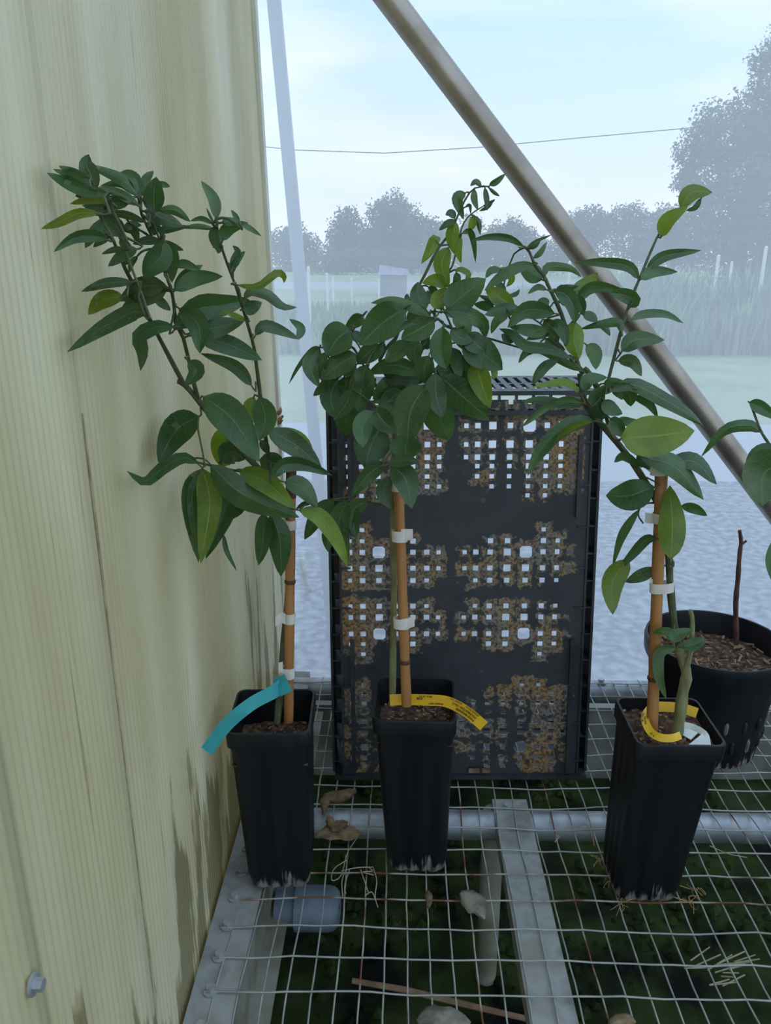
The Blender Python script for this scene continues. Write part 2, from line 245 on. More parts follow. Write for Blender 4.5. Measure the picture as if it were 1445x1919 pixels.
# ------------------------------------------------------------ builders
def wloc(o):
    v = Vector((0, 0, 0))
    while o is not None: v += o.location; o = o.parent
    return v
class MB:
    def __init__(s): s.v = []; s.f = []; s.mi = []; s.uv = None
    def add(s, vs, fs, mi=0):
        b = len(s.v); s.v += [Vector(x) for x in vs]; s.f += [tuple(i + b for i in f) for f in fs]; s.mi += [mi] * len(fs)
    def box(s, c, d, rot=None, mi=0):
        c = Vector(c); hx, hy, hz = d[0] / 2, d[1] / 2, d[2] / 2
        P = [Vector((x, y, z)) for z in (-hz, hz) for y in (-hy, hy) for x in (-hx, hx)]
        if rot is not None: P = [rot @ p for p in P]
        s.add([c + p for p in P], [(0, 2, 3, 1), (4, 5, 7, 6), (0, 1, 5, 4), (2, 6, 7, 3), (0, 4, 6, 2), (1, 3, 7, 5)], mi)
    def hexa(s, P, mi=0):       # 8 corner points, lower 4 (ccw) then upper 4
        s.add(P, [(3, 2, 1, 0), (4, 5, 6, 7), (0, 1, 5, 4), (1, 2, 6, 5), (2, 3, 7, 6), (3, 0, 4, 7)], mi)
    def tube(s, pts, rad, n=8, cap=True, mi=0, flat=1.0):
        pts = [Vector(p) for p in pts]; k = len(pts)
        if not hasattr(rad, '__len__'): rad = [rad] * k
        t0 = (pts[1] - pts[0]).normalized(); u = t0.orthogonal().normalized(); vs = []; prev = t0
        for i, p in enumerate(pts):
            t = ((pts[min(i + 1, k - 1)] - pts[max(i - 1, 0)]).normalized())
            u = prev.rotation_difference(t) @ u; prev = t; u = (u - t * u.dot(t)).normalized(); w = t.cross(u)
            for j in range(n):
                a = 2 * math.pi * j / n; vs.append(p + (u * math.cos(a) + w * math.sin(a) * flat) * rad[i])
        fs = [(i * n + j, i * n + (j + 1) % n, (i + 1) * n + (j + 1) % n, (i + 1) * n + j) for i in range(k - 1) for j in range(n)]
        if cap: fs += [tuple(reversed(range(n))), tuple(range((k - 1) * n, k * n))]
        s.add(vs, fs, mi)
    def lathe(s, c, prof, n=32, mi=0, fn=None):
        c = Vector(c); vs = []
        for i, (r, z) in enumerate(prof):
            for j in range(n):
                a = 2 * math.pi * j / n; rr = r if fn is None else fn(r, z, a, i)
                vs.append(c + Vector((rr * math.cos(a), rr * math.sin(a), z)))
        k = len(prof)
        s.add(vs, [(i * n + j, i * n + (j + 1) % n, (i + 1) * n + (j + 1) % n, (i + 1) * n + j) for i in range(k - 1) for j in range(n)], mi)
    def build(s, name, m, parent=None, smooth=True, uvs=None):
        off = wloc(parent) if parent else Vector((0, 0, 0))
        me = bpy.data.meshes.new(name); me.from_pydata([v - off for v in s.v], [], s.f)
        ml = m if isinstance(m, (list, tuple)) else [m]
        for x in ml: me.materials.append(MATS[x])
        if len(ml) > 1:
            for p, i in zip(me.polygons, s.mi): p.material_index = i
        if uvs:
            l = me.uv_layers.new(name='UVMap')
            for li, lp in enumerate(me.loops): l.data[li].uv = uvs[lp.vertex_index] if lp.vertex_index < len(uvs) else (0.2, 0)
        me.update()
        if smooth:
            for p in me.polygons: p.use_smooth = True
            try: me.set_sharp_from_angle(angle=R(40))
            except Exception: pass
        o = bpy.data.objects.new(name, me); COL.objects.link(o); o.parent = parent
        return o
def empty(name, loc, label, cat, group=None):
    o = bpy.data.objects.new(name, None); COL.objects.link(o); o.location = loc; o.empty_display_size = 0.05
    o['label'] = label; o['category'] = cat
    if group: o['group'] = group
    return o
def tag(o, label, cat, group=None, kind=None):
    o['label'] = label
    if cat: o['category'] = cat
    if group: o['group'] = group
    if kind: o['kind'] = kind
    return o
def struct(o, label=None):
    o['kind'] = 'structure'
    if label: o['label'] = label
    return o
def spline(P, n):
    P = [Vector(p) for p in P]
    if len(P) == 2: return [P[0].lerp(P[1], i / (n - 1)) for i in range(n)]
    Q = [2 * P[0] - P[1]] + P + [2 * P[-1] - P[-2]]; out = []
    m = len(P) - 1
    for i in range(n):
        t = i / (n - 1) * m; k = min(int(t), m - 1); t -= k; a, b, c, d = Q[k:k + 4]
        out.append(0.5 * ((2 * b) + (c - a) * t + (2 * a - 5 * b + 4 * c - d) * t * t + (3 * b - a - 3 * c + d) * t ** 3))
    return out
# ============================================================ STRUCTURE
WX = -0.222                                    # inner face of the left sheet wall
WEND0, WEND1 = 1.455, 1.335                    # far edge of the sheet at the foot / at the top (out of plumb)
def wend(z): return WEND0 + (WEND1 - WEND0) * min(1.2, max(0, (z - 0.3) / 1.15))
# floor inside
mb = MB(); nx, ny = 60, 60
vs = [(-0.2 + 3.4 * i / nx, -2.6 + 4.06 * j / ny, 0.012 * noise.noise(Vector((i * .35, j * .35, 3)))) for j in range(ny + 1) for i in range(nx + 1)]
mb.add(vs, [(j * (nx + 1) + i, j * (nx + 1) + i + 1, (j + 1) * (nx + 1) + i + 1, (j + 1) * (nx + 1) + i) for j in range(ny) for i in range(nx)])
struct(mb.build('floor', 'moss'), 'dark mossy ground under the wire bench')
# outside ground
def slab(name, y0, y1, z0, z1, m, x0, x1, label):
    mb = MB(); mb.hexa([(x0, y0, z0 - .3), (x1, y0, z0 - .3), (x1, y1, z1 - .3), (x0, y1, z1 - .3), (x0, y0, z0), (x1, y0, z0), (x1, y1, z1), (x0, y1, z1)])
    return struct(mb.build(name, m, smooth=False), label)
slab('unseen_ground', -30, 1.45, -.03, -.03, 'verge', -40, 40, 'unseen grass around the greenhouse, added to block light from below')  # unseen ground, added to stop sky light coming up from below
slab('ground', 1.50, 3.9, 0, 0, 'gravel', -12, 12, 'grey gravel yard outside the screen')
slab('ground_pavement', 3.9, 5.4, 0, 0, 'pavement', -16, 16, 'pale paved strip beyond the gravel')
slab('ground_verge', 5.4, 9.4, 0, 0.0, 'verge', -22, 22, 'mown grass verge beyond the pavement')
slab('ground_field', 9.4, 34, 0, 0.0, 'field', -60, 60, 'rough field beyond the verge')
slab('ground_road', 34, 46, 0, 0.0, 'road', -90, 90, 'far grey road across the field')
slab('ground_far', 46, 200, 0, 0.0, 'field', -220, 220, 'far meadow in front of the trees')
# sheet wall on the left
wall = bpy.data.objects.new('wall_left', None)
mb = MB(); mb.box((WX - 0.045, 0.35, 0.15), (0.03, 2.3, 0.34))
wall = struct(mb.build('wall_left', 'knee', smooth=False), 'cream ribbed translucent sheet wall with algae stains')
def sheet(y0, y1, xo, fn_end=None):
    mb = MB(); pitch = 0.0085; n = int((y1 - y0) / pitch * 6); zs = [0.0, 0.35, 0.7, 1.05, 1.4, 1.75, 2.1, 2.5]; vs = []
    for side in (0, 1):
        for z in zs:
            for i in range(n + 1):
                e = (fn_end(z) if fn_end else y1); y = y0 + (e - y0) * i / n
                c = (0.5 + 0.5 * math.cos(2 * math.pi * (y - y0) / pitch))
                x = WX + xo - 0.0014 * c ** 3 + 0.0016 * noise.noise(Vector((y * 3, z * 2.2, 5 + xo * 100)))
                vs.append((x if side == 0 else x - 0.006, y, z))
    r = n + 1; k = len(zs); fs = []
    for j in range(k - 1):
        for i in range(n): fs.append((j * r + i, j * r + i + 1, (j + 1) * r + i + 1, (j + 1) * r + i))
    o = k * r
    for j in range(k - 1):
        for i in range(n): fs.append((o + j * r + i, o + (j + 1) * r + i, o + (j + 1) * r + i + 1, o + j * r + i + 1))
        for i in (0, n): fs.append((j * r + i, (j + 1) * r + i, o + (j + 1) * r + i, o + j * r + i))
    mb.add(vs, fs); return mb.build('sheet_panel', 'polycarbonate', wall)
sheet(-0.6, 0.362, 0.004); sheet(0.350, 0.528, 0.0015); sheet(0.522, 1.45, -0.001, lambda z: wend(z))
# end strip along the free edge of the sheet
mb = MB(); P = []
for z in (0.0, 0.5, 1.0, 1.6, 2.4):
    e = wend(z); P.append([(WX + .004, e - .016, z), (WX + .004, e + .006, z), (WX - .016, e + .006, z), (WX - .016, e - .016, z)])
for a, b in zip(P[:-1], P[1:]): mb.hexa(a + b)
struct(mb.build('trim_1', 'trimstrip', smooth=False), 'pale plastic edge strip of the sheet wall')
for (x, y, s) in ((527, 778, 9), (528, 800, 10), (529, 838, 7), (479, 165, 5)):
    mb = MB(); p = atY(x, y, wend(1.0) + .004); pts = [p + Vector((random.uniform(-1, 1), random.uniform(-.3, .3), random.uniform(-1, 1))) * s * .0006 + Vector((0, 0, i * s * .0005)) for i in range(5)]
    mb.tube(pts, [s * .00018, s * .0004, s * .0005, s * .0004, s * .0002], 7)
    mb.build('sealant_blob', 'sealant', wall)
mb = MB(); mb.tube([(WX + .0015, .526 + .004 * noise.noise(Vector((z, 1, 2))), z) for z in (0.02, .2, .4, .55, .7, .82, .93, .99)], [.0007, .0008, .0005, .0008, .0006, .0009, .0014, .0004], 6); mb.build('dirty_seam', 'seam', wall)
# screw and washer low on the sheet
def bolt(mb, c, ax, r, h):
    ax = Vector(ax).normalized(); c = Vector(c)
    mb.tube([c, c + ax * h * .25], r * 1.7, 16); mb.tube([c + ax * h * .25, c + ax * h], r, 6)
mb = MB(); bolt(mb, atX := Vector((WX + .005, 0.352 + .02, 0.36)), (1, 0, 0), 0.0045, 0.007)
def atXp(x, y, X): r = ray(x, y); return CAM + r * (X / r.x)
mb = MB(); bolt(mb, atXp(60, 1845, WX + .005), (1, 0, 0), 0.004, 0.007); mb.build('screw', 'galv', wall)
# knee wall, sill and screen at the end
mb = MB(); mb.box((0.9, 1.475, 0.095), (2.6, 0.05, 0.19)); struct(mb.build('wall_back', 'knee', smooth=False), 'low grey wall under the screen')
mb = MB(); mb.box((0.9, 1.470, 0.2), (2.6, 0.075, 0.02)); struct(mb.build('trim_2', 'sill', smooth=False), 'pale sill strip below the screen')
mb = MB(); mb.add([(-0.9, 1.475, 0.205), (2.2, 1.475, 0.205), (2.2, 1.475, 2.6), (-0.9, 1.475, 2.6)], [(0, 1, 2, 3)])
struct(mb.build('window_1', 'insect_net', smooth=False), 'fine white insect netting stretched over the end opening')
mb = MB(); mb.add([(-.45, -2.6, 2.45), (3.2, -2.6, 2.45), (3.2, 1.6, 2.45), (-.45, 1.6, 2.45)], [(0, 1, 2, 3)])
struct(mb.build('unseen_ceiling', 'roof_film', smooth=False), 'unseen translucent greenhouse roof film, added to dim light from above')  # unseen roof, added to cut overhead light on upward-facing surfaces
mb = MB(); mb.add([(-.45, -2.6, 0), (3.2, -2.6, 0), (3.2, -2.6, 2.45), (-.45, -2.6, 2.45)], [(0, 1, 2, 3)])
struct(mb.build('unseen_wall_front', 'roof_film', smooth=False), 'unseen film wall at the other end of the greenhouse, added to dim the light')  # unseen end wall, added with the roof so light falls off downward
mb = MB(); mb.add([(3.2, -2.6, 0), (3.2, 1.6, 0), (3.2, 1.6, 2.45), (3.2, -2.6, 2.45)], [(0, 1, 2, 3)])
struct(mb.build('unseen_wall_right', 'roof_film', smooth=False), 'unseen film side wall of the greenhouse, added to dim the low light')  # unseen side wall, added to darken the lower parts
# ============================================================ OUTSIDE
mb = MB(); a = atY(508, -60, 1.66); b = atY(573, 640, 1.66); d = (b - a); b2 = a + d * ((a.z - 0) / (a.z - b.z))
ps = empty('support_post', (b2.x, b2.y, 0), 'pale square metal post outside the netting', 'post')
ax = (a - b2).normalized(); mb.tube([b2, a + ax * .5], 0.017, 4); mb.build('shaft', 'post_metal', ps, smooth=False)
mb = MB(); mb.box((b2.x, b2.y, 0.01), (0.09, 0.09, 0.02)); mb.build('base_plate', 'post_metal', ps, smooth=False)
# fence posts beyond the verge
def fpost(x, yt, yb, Y, label, m='post_white', wpx=4):
    t = atY(x, yt, Y); mb = MB(); h = max(t.z, .5); r = wpx / FPX * Y * .5
    mb.hexa([(t.x - r, Y - r, 0), (t.x + r, Y - r, 0), (t.x + r, Y + r, 0), (t.x - r, Y + r, 0), (t.x - r, Y - r, h), (t.x + r, Y - r, h), (t.x + r, Y + r, h), (t.x - r, Y + r, h)])
    mb.add([(t.x - r * 1.2, Y - r * 1.2, h), (t.x + r * 1.2, Y - r * 1.2, h), (t.x + r * 1.2, Y + r * 1.2, h), (t.x - r * 1.2, Y + r * 1.2, h), (t.x, Y, h + r * 1.5)], [(3, 2, 1, 0), (0, 1, 4), (1, 2, 4), (2, 3, 4), (3, 0, 4)])
    tag(mb.build('fence_post', m, smooth=False), label, 'post', 'pale posts among the weeds beyond the verge')
for x, yt, Y, w in ((578, 502, 11.3, 5), (613, 514, 15, 4), (624, 520, 19, 3.2), (659, 522, 17, 3), (710, 524, 21, 2.8), (1068, 492, 16, 4), (1160, 505, 14, 3.5), (1347, 480, 13, 4.5), (1372, 492, 15, 3.6), (1436, 464, 12, 4.5), (1138, 510, 18, 3)):
    fpost(x, yt, 0, Y, {578: 'tall pale post among weeds right beside the metal support post', 1068: 'pale post in the weeds glimpsed just below the steel brace', 1436: 'tallest thin pale post in the weeds under the tall spreading tree'}.get(x, 'thin pale post standing among weeds beyond the grass verge'), wpx=w)
# tall weeds: nobody could count them
def weeds(name, n, fx, label):
    mb = MB(); rnd = random.Random(3)
    for i in range(n):
        x, y, h = fx(rnd); a = rnd.uniform(0, 6.28); l = rnd.uniform(.05, .6) * h; w = rnd.uniform(.006, .02)
        dx, dy = math.cos(a) * l, math.sin(a) * l; c = Vector((x, y, 0)); s = Vector((-math.sin(a), math.cos(a), 0)) * w
        mb.add([c - s, c + s, c + Vector((dx * .4, dy * .4, h * .6)) + s * 1.3, c + Vector((dx * .4, dy * .4, h * .6)) - s * 1.3, c + Vector((dx, dy, h))], [(0, 1, 2, 3), (3, 2, 4)])
    o = mb.build(name, 'weed', smooth=False); tag(o, label, 'weeds', kind='stuff')
def fw(r):
    y = 9.6 + 7.5 * r.random() ** 1.3; x = r.uniform(-0.55, 0.62) * y
    hump = 0.58 + 0.42 * noise.noise(Vector((x * .9, y * .6, 1))) + .15 * noise.noise(Vector((x * 3, y * 2, 4)))
    side = max(0.0, min(1.0, (x / y + .02) * 3.2))
    return x, y, (0.16 + hump * (0.34 + 0.96 * side)) * r.uniform(.35, 1.0)
weeds('tall_weeds', 30000, fw, 'tall hazy green weeds growing behind the grass verge')
# trees
def tree(name, cx, ytop, x0, x1, Y, label, n=2600, trunk=True, lumps=9, seed=1, ybot=None, group=None):
    rnd = random.Random(seed); c = atY(cx, ytop, Y); top = c.z; hw = (x1 - x0) / 2 / FPX * Y; mid = atY((x0 + x1) / 2, ytop, Y).x
    e = empty(name, (mid, Y, 0), label, 'tree', group)
    low = atY(cx, ybot, Y).z if ybot else top * .12
    L = []
    for i in range(lumps):
        f = rnd.random(); zz = low + (top - low) * f
        ww = hw * (1.05 - 0.75 * max(0, (f - .35) / .65) ** 1.2) * (0.6 + .4 * min(1, f * 4))
        k = (c.x - mid) * f
        L.append((Vector((mid + k + rnd.uniform(-1, 1) * ww * .75, Y + rnd.uniform(-.7, .7) * hw * .7, zz)), hw * rnd.uniform(.26, .46)))
    L.append((Vector((c.x, Y, top - hw * .22)), hw * .24))
    mb = MB()
    for i in range(n):
        p, r = L[i % len(L)]
        d = Vector((rnd.gauss(0, 1), rnd.gauss(0, 1), rnd.gauss(0, 1))).normalized(); q = p + d * r * rnd.uniform(.55, 1.1) * (1 + .35 * noise.noise(d * 2.5 + p)); q.z = max(q.z, .05)
        s = hw * rnd.uniform(.035, .08); u = Vector((rnd.gauss(0, 1), rnd.gauss(0, 1), rnd.gauss(0, 1))).normalized(); v = u.orthogonal().normalized()
        mb.add([q - u * s, q + v * s * .7, q + u * s, q - v * s * .7], [(0, 1, 2, 3)])
    # dense cores so the crown reads closed
    for p, r in L:
        bmx = bmesh.new(); bmesh.ops.create_icosphere(bmx, subdivisions=2, radius=r * .75)
        vs = [p + v.co * (1 + .3 * noise.noise(v.co * (3 / r) + p)) for v in bmx.verts]
        for v in vs: v.z = max(v.z, .02)
        mb.add(vs, [tuple(x.index for x in f.verts) for f in bmx.faces]); bmx.free()
    mb.build('crown', 'tree', e, smooth=False)
    if trunk:
        mb = MB(); mb.tube([(mid, Y, 0), (mid + .1, Y, top * .3), (c.x, Y, top * .75)], [hw * .09, hw * .065, hw * .02], 7); mb.build('trunk', 'trunk', e)
def ltree(name, Y, lumps, label, group=None, cat='tree', trunk=True, q=3.0, seed=1, dens=1.0):
    rnd = random.Random(seed); C3 = [(atY(x, y, Y + rnd.uniform(-1, 1) * r * .5 / FPX * Y), r / FPX * Y, r) for x, y, r in lumps]
    mid = sum(c[0].x for c in C3) / len(C3); e = empty(name, (mid, Y, 0), label, cat, group); mb = MB()
    for p, r, rp in C3:
        for i in range(int(rp * rp * 1.1 * dens)):
            d = Vector((rnd.gauss(0, 1), rnd.gauss(0, 1), rnd.gauss(0, 1))).normalized(); w = p + d * r * rnd.uniform(.45, 1.12) * (1 + .45 * noise.noise(d * 2.2 + p)); w.z = max(w.z, .03)
            s_ = q / FPX * Y * rnd.uniform(.5, 1.1); u = Vector((rnd.gauss(0, 1), rnd.gauss(0, 1), rnd.gauss(0, 1))).normalized(); v = u.orthogonal().normalized()
            mb.add([w - u * s_, w + v * s_ * .7, w + u * s_, w - v * s_ * .7], [(0, 1, 2, 3)])
    mb.build('crown', 'tree', e, smooth=False)
    if trunk:
        top = max(C3, key=lambda c: c[0].z); hw = max(c[1] for c in C3); mb = MB(); mb.tube([(mid, Y, -.1), (mid + .1, Y, top[0].z * .4), (top[0].x, Y, top[0].z)], [hw * .16, hw * .12, hw * .03], 7)
        for p, r, rp in C3[::2]: mb.tube([(mid + .05, Y, top[0].z * .35), (p + Vector((mid, Y, 0)) ) * .5 + Vector((0, 0, 0)), p], [hw * .07, hw * .05, hw * .02], 5)
        mb.build('trunk', 'trunk', e)
GT = 'hazy trees across the field'
TL = [(95, [(520, 458, 24), (550, 450, 26), (580, 466, 22), (540, 482, 32), (572, 488, 26)], 'small rounded tree behind the pale metal post'),
 (90, [(652, 412, 22), (640, 440, 27), (668, 448, 28), (632, 470, 26), (655, 478, 36)], 'narrow tall tree beside the biggest clump far across the field'),
 (85, [(738, 388, 24), (712, 402, 24), (757, 408, 26), (735, 432, 40), (700, 448, 28), (772, 446, 30), (735, 476, 46)], 'tallest of the trees far across the field, broad domed crown'),
 (92, [(788, 426, 22), (812, 436, 24), (800, 466, 36), (832, 462, 24)], 'lower spreading tree standing beside the tallest far tree'),
 (105, [(884, 424, 20), (873, 452, 25), (896, 462, 25), (884, 478, 30)], 'slim far tree behind the drooping shoot tips'),
 (100, [(930, 444, 24), (962, 434, 24), (988, 448, 20), (950, 472, 34), (1005, 470, 26)], 'rounded far tree between the shoot tips and the steel brace'),
 (60, [(1082, 422, 24), (1108, 414, 26), (1132, 424, 22), (1095, 456, 42), (1060, 470, 30)], 'hazy tree behind the steel brace'),
 (56, [(1160, 412, 24), (1190, 408, 24), (1215, 424, 24), (1175, 456, 42), (1215, 468, 36)], 'broad hazy tree between the steel brace and the tall right tree'),
 (43, [(1245, 410, 24), (1272, 428, 26), (1250, 462, 42), (1295, 470, 34)], 'dense hazy tree at the foot of the tallest tree')]
for i, (Y, lu, lb) in enumerate(TL): ltree('far_tree', Y, lu, lb, GT, seed=20 + i, q=3.2, dens=1.3)
ltree('tall_tree', 34, [(1292, 292, 30), (1285, 340, 22), (1335, 228, 30), (1320, 262, 34), (1362, 262, 44), (1398, 205, 34), (1428, 118, 24), (1440, 152, 30), (1418, 262, 46), (1470, 90, 36), (1480, 200, 60), (1330, 330, 46), (1400, 320, 60), (1450, 290, 60), (1308, 392, 34), (1360, 400, 60), (1440, 390, 70), (1330, 458, 50), (1400, 470, 66), (1470, 470, 70), (1550, 160, 70), (1570, 300, 90), (1540, 430, 90)], 'tall spreading tree towering over the field by the netting edge', seed=77, q=4.0, dens=.75)
ltree('hedge', 72, [(x, 486 + (x * 7) % 9, 22) for x in range(600, 790, 22)], 'low dark hedge at the foot of the far trees', None, 'hedge', False, seed=60, q=3)
ltree('hedge', 70, [(x, 482 + (x * 5) % 9, 22) for x in range(800, 1080, 24)], 'long low hedge beyond the grey road', None, 'hedge', False, seed=61, q=3)
# farm shed far off
mb = MB(); c = atY(738, 540, 28); e = empty('farm_shed', (c.x, 28, 0), 'low grey shed far across the field', 'shed')
mb.box((c.x, 28, .34), (.9, 2, .7)); mb.build('shed_wall', 'barn', e, smooth=False)
mb = MB(); mb.hexa([(c.x - .55, 26.8, .68), (c.x + .55, 26.8, .68), (c.x + .55, 29.2, .68), (c.x - .55, 29.2, .68), (c.x - .5, 27.8, .85), (c.x + .5, 27.8, .85), (c.x + .5, 28.2, .85), (c.x - .5, 28.2, 1.0)]); mb.build('roof', 'barn', e, smooth=False)
# overhead line
mb = MB(); mb.tube([atY(x, y, 42) for x, y in ((380, 262), (550, 281), (720, 287), (900, 276), (1080, 259), (1290, 240), (1600, 205))], 0.022, 5)
tag(mb.build('overhead_wire', 'cable'), 'thin dark overhead wire crossing the sky', 'wire')
# ============================================================ BRACE
pa, pb = atY(686, -60, 1.36), atY(1500, 1020, 1.36)
mb = MB(); mb.tube([pa + (pa - pb).normalized() * .3, pa, pb, pb + (pb - pa).normalized() * .25], 0.0205, 24)
tag(mb.build('brace_pipe', 'brace_steel'), 'thick brownish steel pipe slanting across in front of the netting', 'pipe')
# ============================================================ BENCH
bench = empty('wire_bench', (0.25, 0.85, 0), 'galvanised wire mesh bench on a metal frame', 'bench')
rnd = random.Random(5)
WY0, WY1 = 0.36, 1.275
def bumpz(x, y):
    return 0.004 * noise.noise(Vector((x * 7, y * 7, 2.0))) + 0.0022 * noise.noise(Vector((x * 19, y * 19, 7.0)))
k = -7
while True:
    X = -0.0130 + 0.0256 * k; k += 1
    if X > 0.80: break
    if X < -0.2: continue
    pts = []
    for i in range(44):
        y = WY0 + (WY1 - WY0) * i / 43
        pts.append((X + .0030 * noise.noise(Vector((X * 9, y * 9, 4))) + .0010 * noise.noise(Vector((X * 30, y * 34, 9))), y, BZ - .0022 + bumpz(X, y)))
    mb = MB(); mb.tube(pts, .00105, 6); mb.build('wire', 'wire_rust' if rnd.random() < .12 else 'wire', bench)
k = -6
while True:
    Y = 0.620 + 0.0424 * k; k += 1
    if Y > 1.28: break
    pts = []
    for i in range(46):
        x = -0.205 + 1.0 * i / 45
        pts.append((x, Y + .0035 * noise.noise(Vector((x * 8, Y * 9, 14))) + .0016 * noise.noise(Vector((x * 30, Y * 30, 11))), BZ + bumpz(x, Y)))
    mb = MB(); mb.tube(pts, .00105, 6); mb.build('wire', 'wire_rust' if abs(Y - .7472) < .01 or abs(Y - .7896) < .01 else 'wire', bench)
    if .5 < Y < 1.1:
        mb = MB(); bolt(mb, (-.199, Y + .002, BZ - .003), (0, 0, 1), .0047, .007); mb.build('bolt', 'galv_flat', bench)
mb = MB(); mb.box((-.1935, .82, BZ - .006), (.051, .96, .005)); mb.build('edge_plate', 'galv_flat', bench, smooth=False)
mb = MB(); mb.box((-.171, .82, BZ - .05), (.006, .96, .085)); mb.box((-.158, .82, BZ - .093), (.026, .96, .004)); mb.build('edge_web', 'web', bench, smooth=False)
mb = MB(); mb.box((.163, .66, BZ - .0165), (.050, .56, .024)); mb.build('beam', 'galv_flat', bench, smooth=False)
mb = MB(); bolt(mb, (.157, .925, BZ - .005), (0, 0, 1), .0045, .004); mb.build('bolt', 'galv', bench)
mb = MB(); mb.tube([(-.19, .912, BZ - .027), (.3, .912, BZ - .027), (.85, .912, BZ - .027)], .0205, 20); mb.build('cross_pipe', 'galv', bench)
mb = MB(); mb.tube([(-.2, 1.268, BZ - .022), (.3, 1.268, BZ - .022), (.85, 1.268, BZ - .022)], .021, 20); mb.build('back_pipe', 'galv', bench)
for x in (1122, 1424):
    mb = MB(); p = atZ(x, 1268, BZ); bolt(mb, (p.x, 1.266, BZ - .002), (0, 0, 1), .0055, .008); mb.build('bolt', 'galv', bench)
mb = MB(); mb.box((.5, .560, BZ - .02), (.72, .03, .03)); mb.build('front_bar', 'galv_flat', bench, smooth=False)
for (x, y) in ((.143, .945), (.80, .945), (.80, .56)):
    mb = MB(); mb.tube([(x, y, 0), (x, y, BZ - .03)], .0165, 14); mb.build('leg', 'web', bench)
# blue-grey drain pipe with rounded cap below the mesh
DX, DY, DZ = -.108, .826, BZ - .095
e = empty('drain_pipe', (-.14, DY, DZ), 'blue grey plastic drain pipe with rounded cap under the mesh', 'pipe')
mb = MB(); mb.tube([(-.164, DY, DZ), (DX, DY, DZ)], .023, 20); mb.build('pipe', 'pvc', e)
mb = MB(); mb.tube([(DX - .030, DY, DZ), (DX - .029, DY, DZ), (DX + .016, DY, DZ), (DX + .024, DY, DZ), (DX + .030, DY, DZ), (DX + .032, DY, DZ)], [.026, .029, .029, .027, .021, .010], 28); mb.build('cap', 'pvc', e)
mb = MB(); mb.tube([(DX + .022, DY - .008, DZ + .010), (DX + .0315, DY - .008, DZ + .011)], .0035, 8); mb.build('cap_hole', 'cable', e)
# ============================================================ CRATE
cBL, cBR = atZ(618, 1459, BZ + .002), atZ(1106, 1457, BZ + .002)
cTL, cTR = atY(583, 736, 1.050), atY(1102, 731, 1.050)
ux = ((cBR - cBL) + (cTR - cTL)).normalized(); bc = (cBL + cBR) / 2; tcn_ = (cTL + cTR) / 2
vx = (tcn_ - bc); vx = (vx - ux * vx.dot(ux)); CH = vx.length; vx.normalize(); nxv = ux.cross(vx)      # nxv towards the camera
CWd = ((cBR - cBL).length + (cTR - cTL).length) / 2
crate = empty('plastic_crate', (bc.x, bc.y, BZ), 'black perforated plastic crate stood on end behind the middle potted tree', 'crate')
def cp(u, v, n=0): return bc + ux * u + vx * v + nxv * n
def px2uv(x, y):
    r = ray(x, y); t = (bc - CAM).dot(nxv) / r.dot(nxv); p = CAM + r * t - bc; return p.dot(ux), p.dot(vx)
Pw = CWd / 2 - .016
holes = []      # (u, v, half)
def hrow(yr, xs, yl=None):
    for x, s in xs:
        u, v = px2uv(x, yr); holes.append((u, v, s))
S, Mh, Lh, XL = .0031, .0039, .0052, .0087
Rc = [871, 892, 919, 951, 986, 1018, 1045, 1068]; Lc = [632, 655, 679, 710, 741, 774, 800, 822]
def rows(y, rmask, lmask, dy=0):
    sz = {'s': S, 'm': Mh, 'l': Lh, 'x': XL}
    # columns drift with height because the crate leans: re-anchor on the row at y=1035
    u0 = [px2uv(x, 1035)[0] for x in Rc]; l0 = [px2uv(x, 1035)[0] for x in Lc]
    v = px2uv(850, y)[1]
    for u, c in zip(u0, rmask):
        if c != '.': holes.append((u, v, sz[c]))
    for u, c in zip(l0, lmask):
        if c != '.': holes.append((u, v, sz[c]))
rows(754, '...sss..', '...sss..')
rows(772, '.ssmmmss', 'ssmmmss.')
rows(798, 'smlmxmls', 'smlmxmls')
rows(833, 'smllllms', 'smllllms')
rows(857, 'smmmmmms', 'smmmmmms')
rows(874, '.sssmsss', 'ssssmsss')
rows(893, '.sssssss', 'sssssss.')
rows(912, '..ssssss', '.sssssss')
rows(929, '....ss..', '..sss...')
rows(993, '.....s..', '..s.....')
rows(1014, '..mm.ms.', '.ss..m..')
rows(1035, 'smmlxmms', 'smmxmmms')
rows(1065, 'smmllmms', 'smmllmms')
rows(1088, '.smmmms.', '.smmmms.')
rows(1136, '.smmmms.', '.smmmms.')
rows(1157, 'smmllmms', 'smmllmms')
rows(1188, 'smmlxmms', 'smmxmmms')
rows(1207, '..mm.ms.', '.ss..m..')
rows(1226, '.....s..', '..s.....')
rows(1284, '....ss..', '..s.....')
rows(1301, '..ssssss', '.ss.sss.')
rows(1318, '.sssssss', '.ssssss.')
rows(1334, '.ssmmsss', '.smmmsss')
rows(1351, 'smmmmmms', 'smmmmmms')
rows(1371, 'smllllms', 'smllllms')
rows(1400, 'smlmxmls', 'smlmxmls')
rows(1420, '.smmmmms', '.smmmmms')
rows(1435, '..sssss.', '..sssss.')
us, vs_ = set([-Pw, Pw]), set([.006, CH - .03])
for u, v, s in holes:
    r = s * .35
    for d in (-s, -s + r, s - r, s): us.add(u + d); vs_.add(v + d)
def refine(a, step):
    a = sorted(a); o = [a[0]]
    for x in a[1:]:
        if x - o[-1] < .0004: continue
        g = x - o[-1]; k = int(g / step)
        b = o[-1]
        for i in range(1, k + 1): o.append(b + g * i / (k + 1))
        o.append(x)
    return o
us = refine([u for u in us if -Pw <= u <= Pw], .0045); vs_ = refine(vs_, .0045)
grid = {}; 
for h in holes: grid.setdefault((int(h[0] // .03), int(h[1] // .03)), []).append(h)
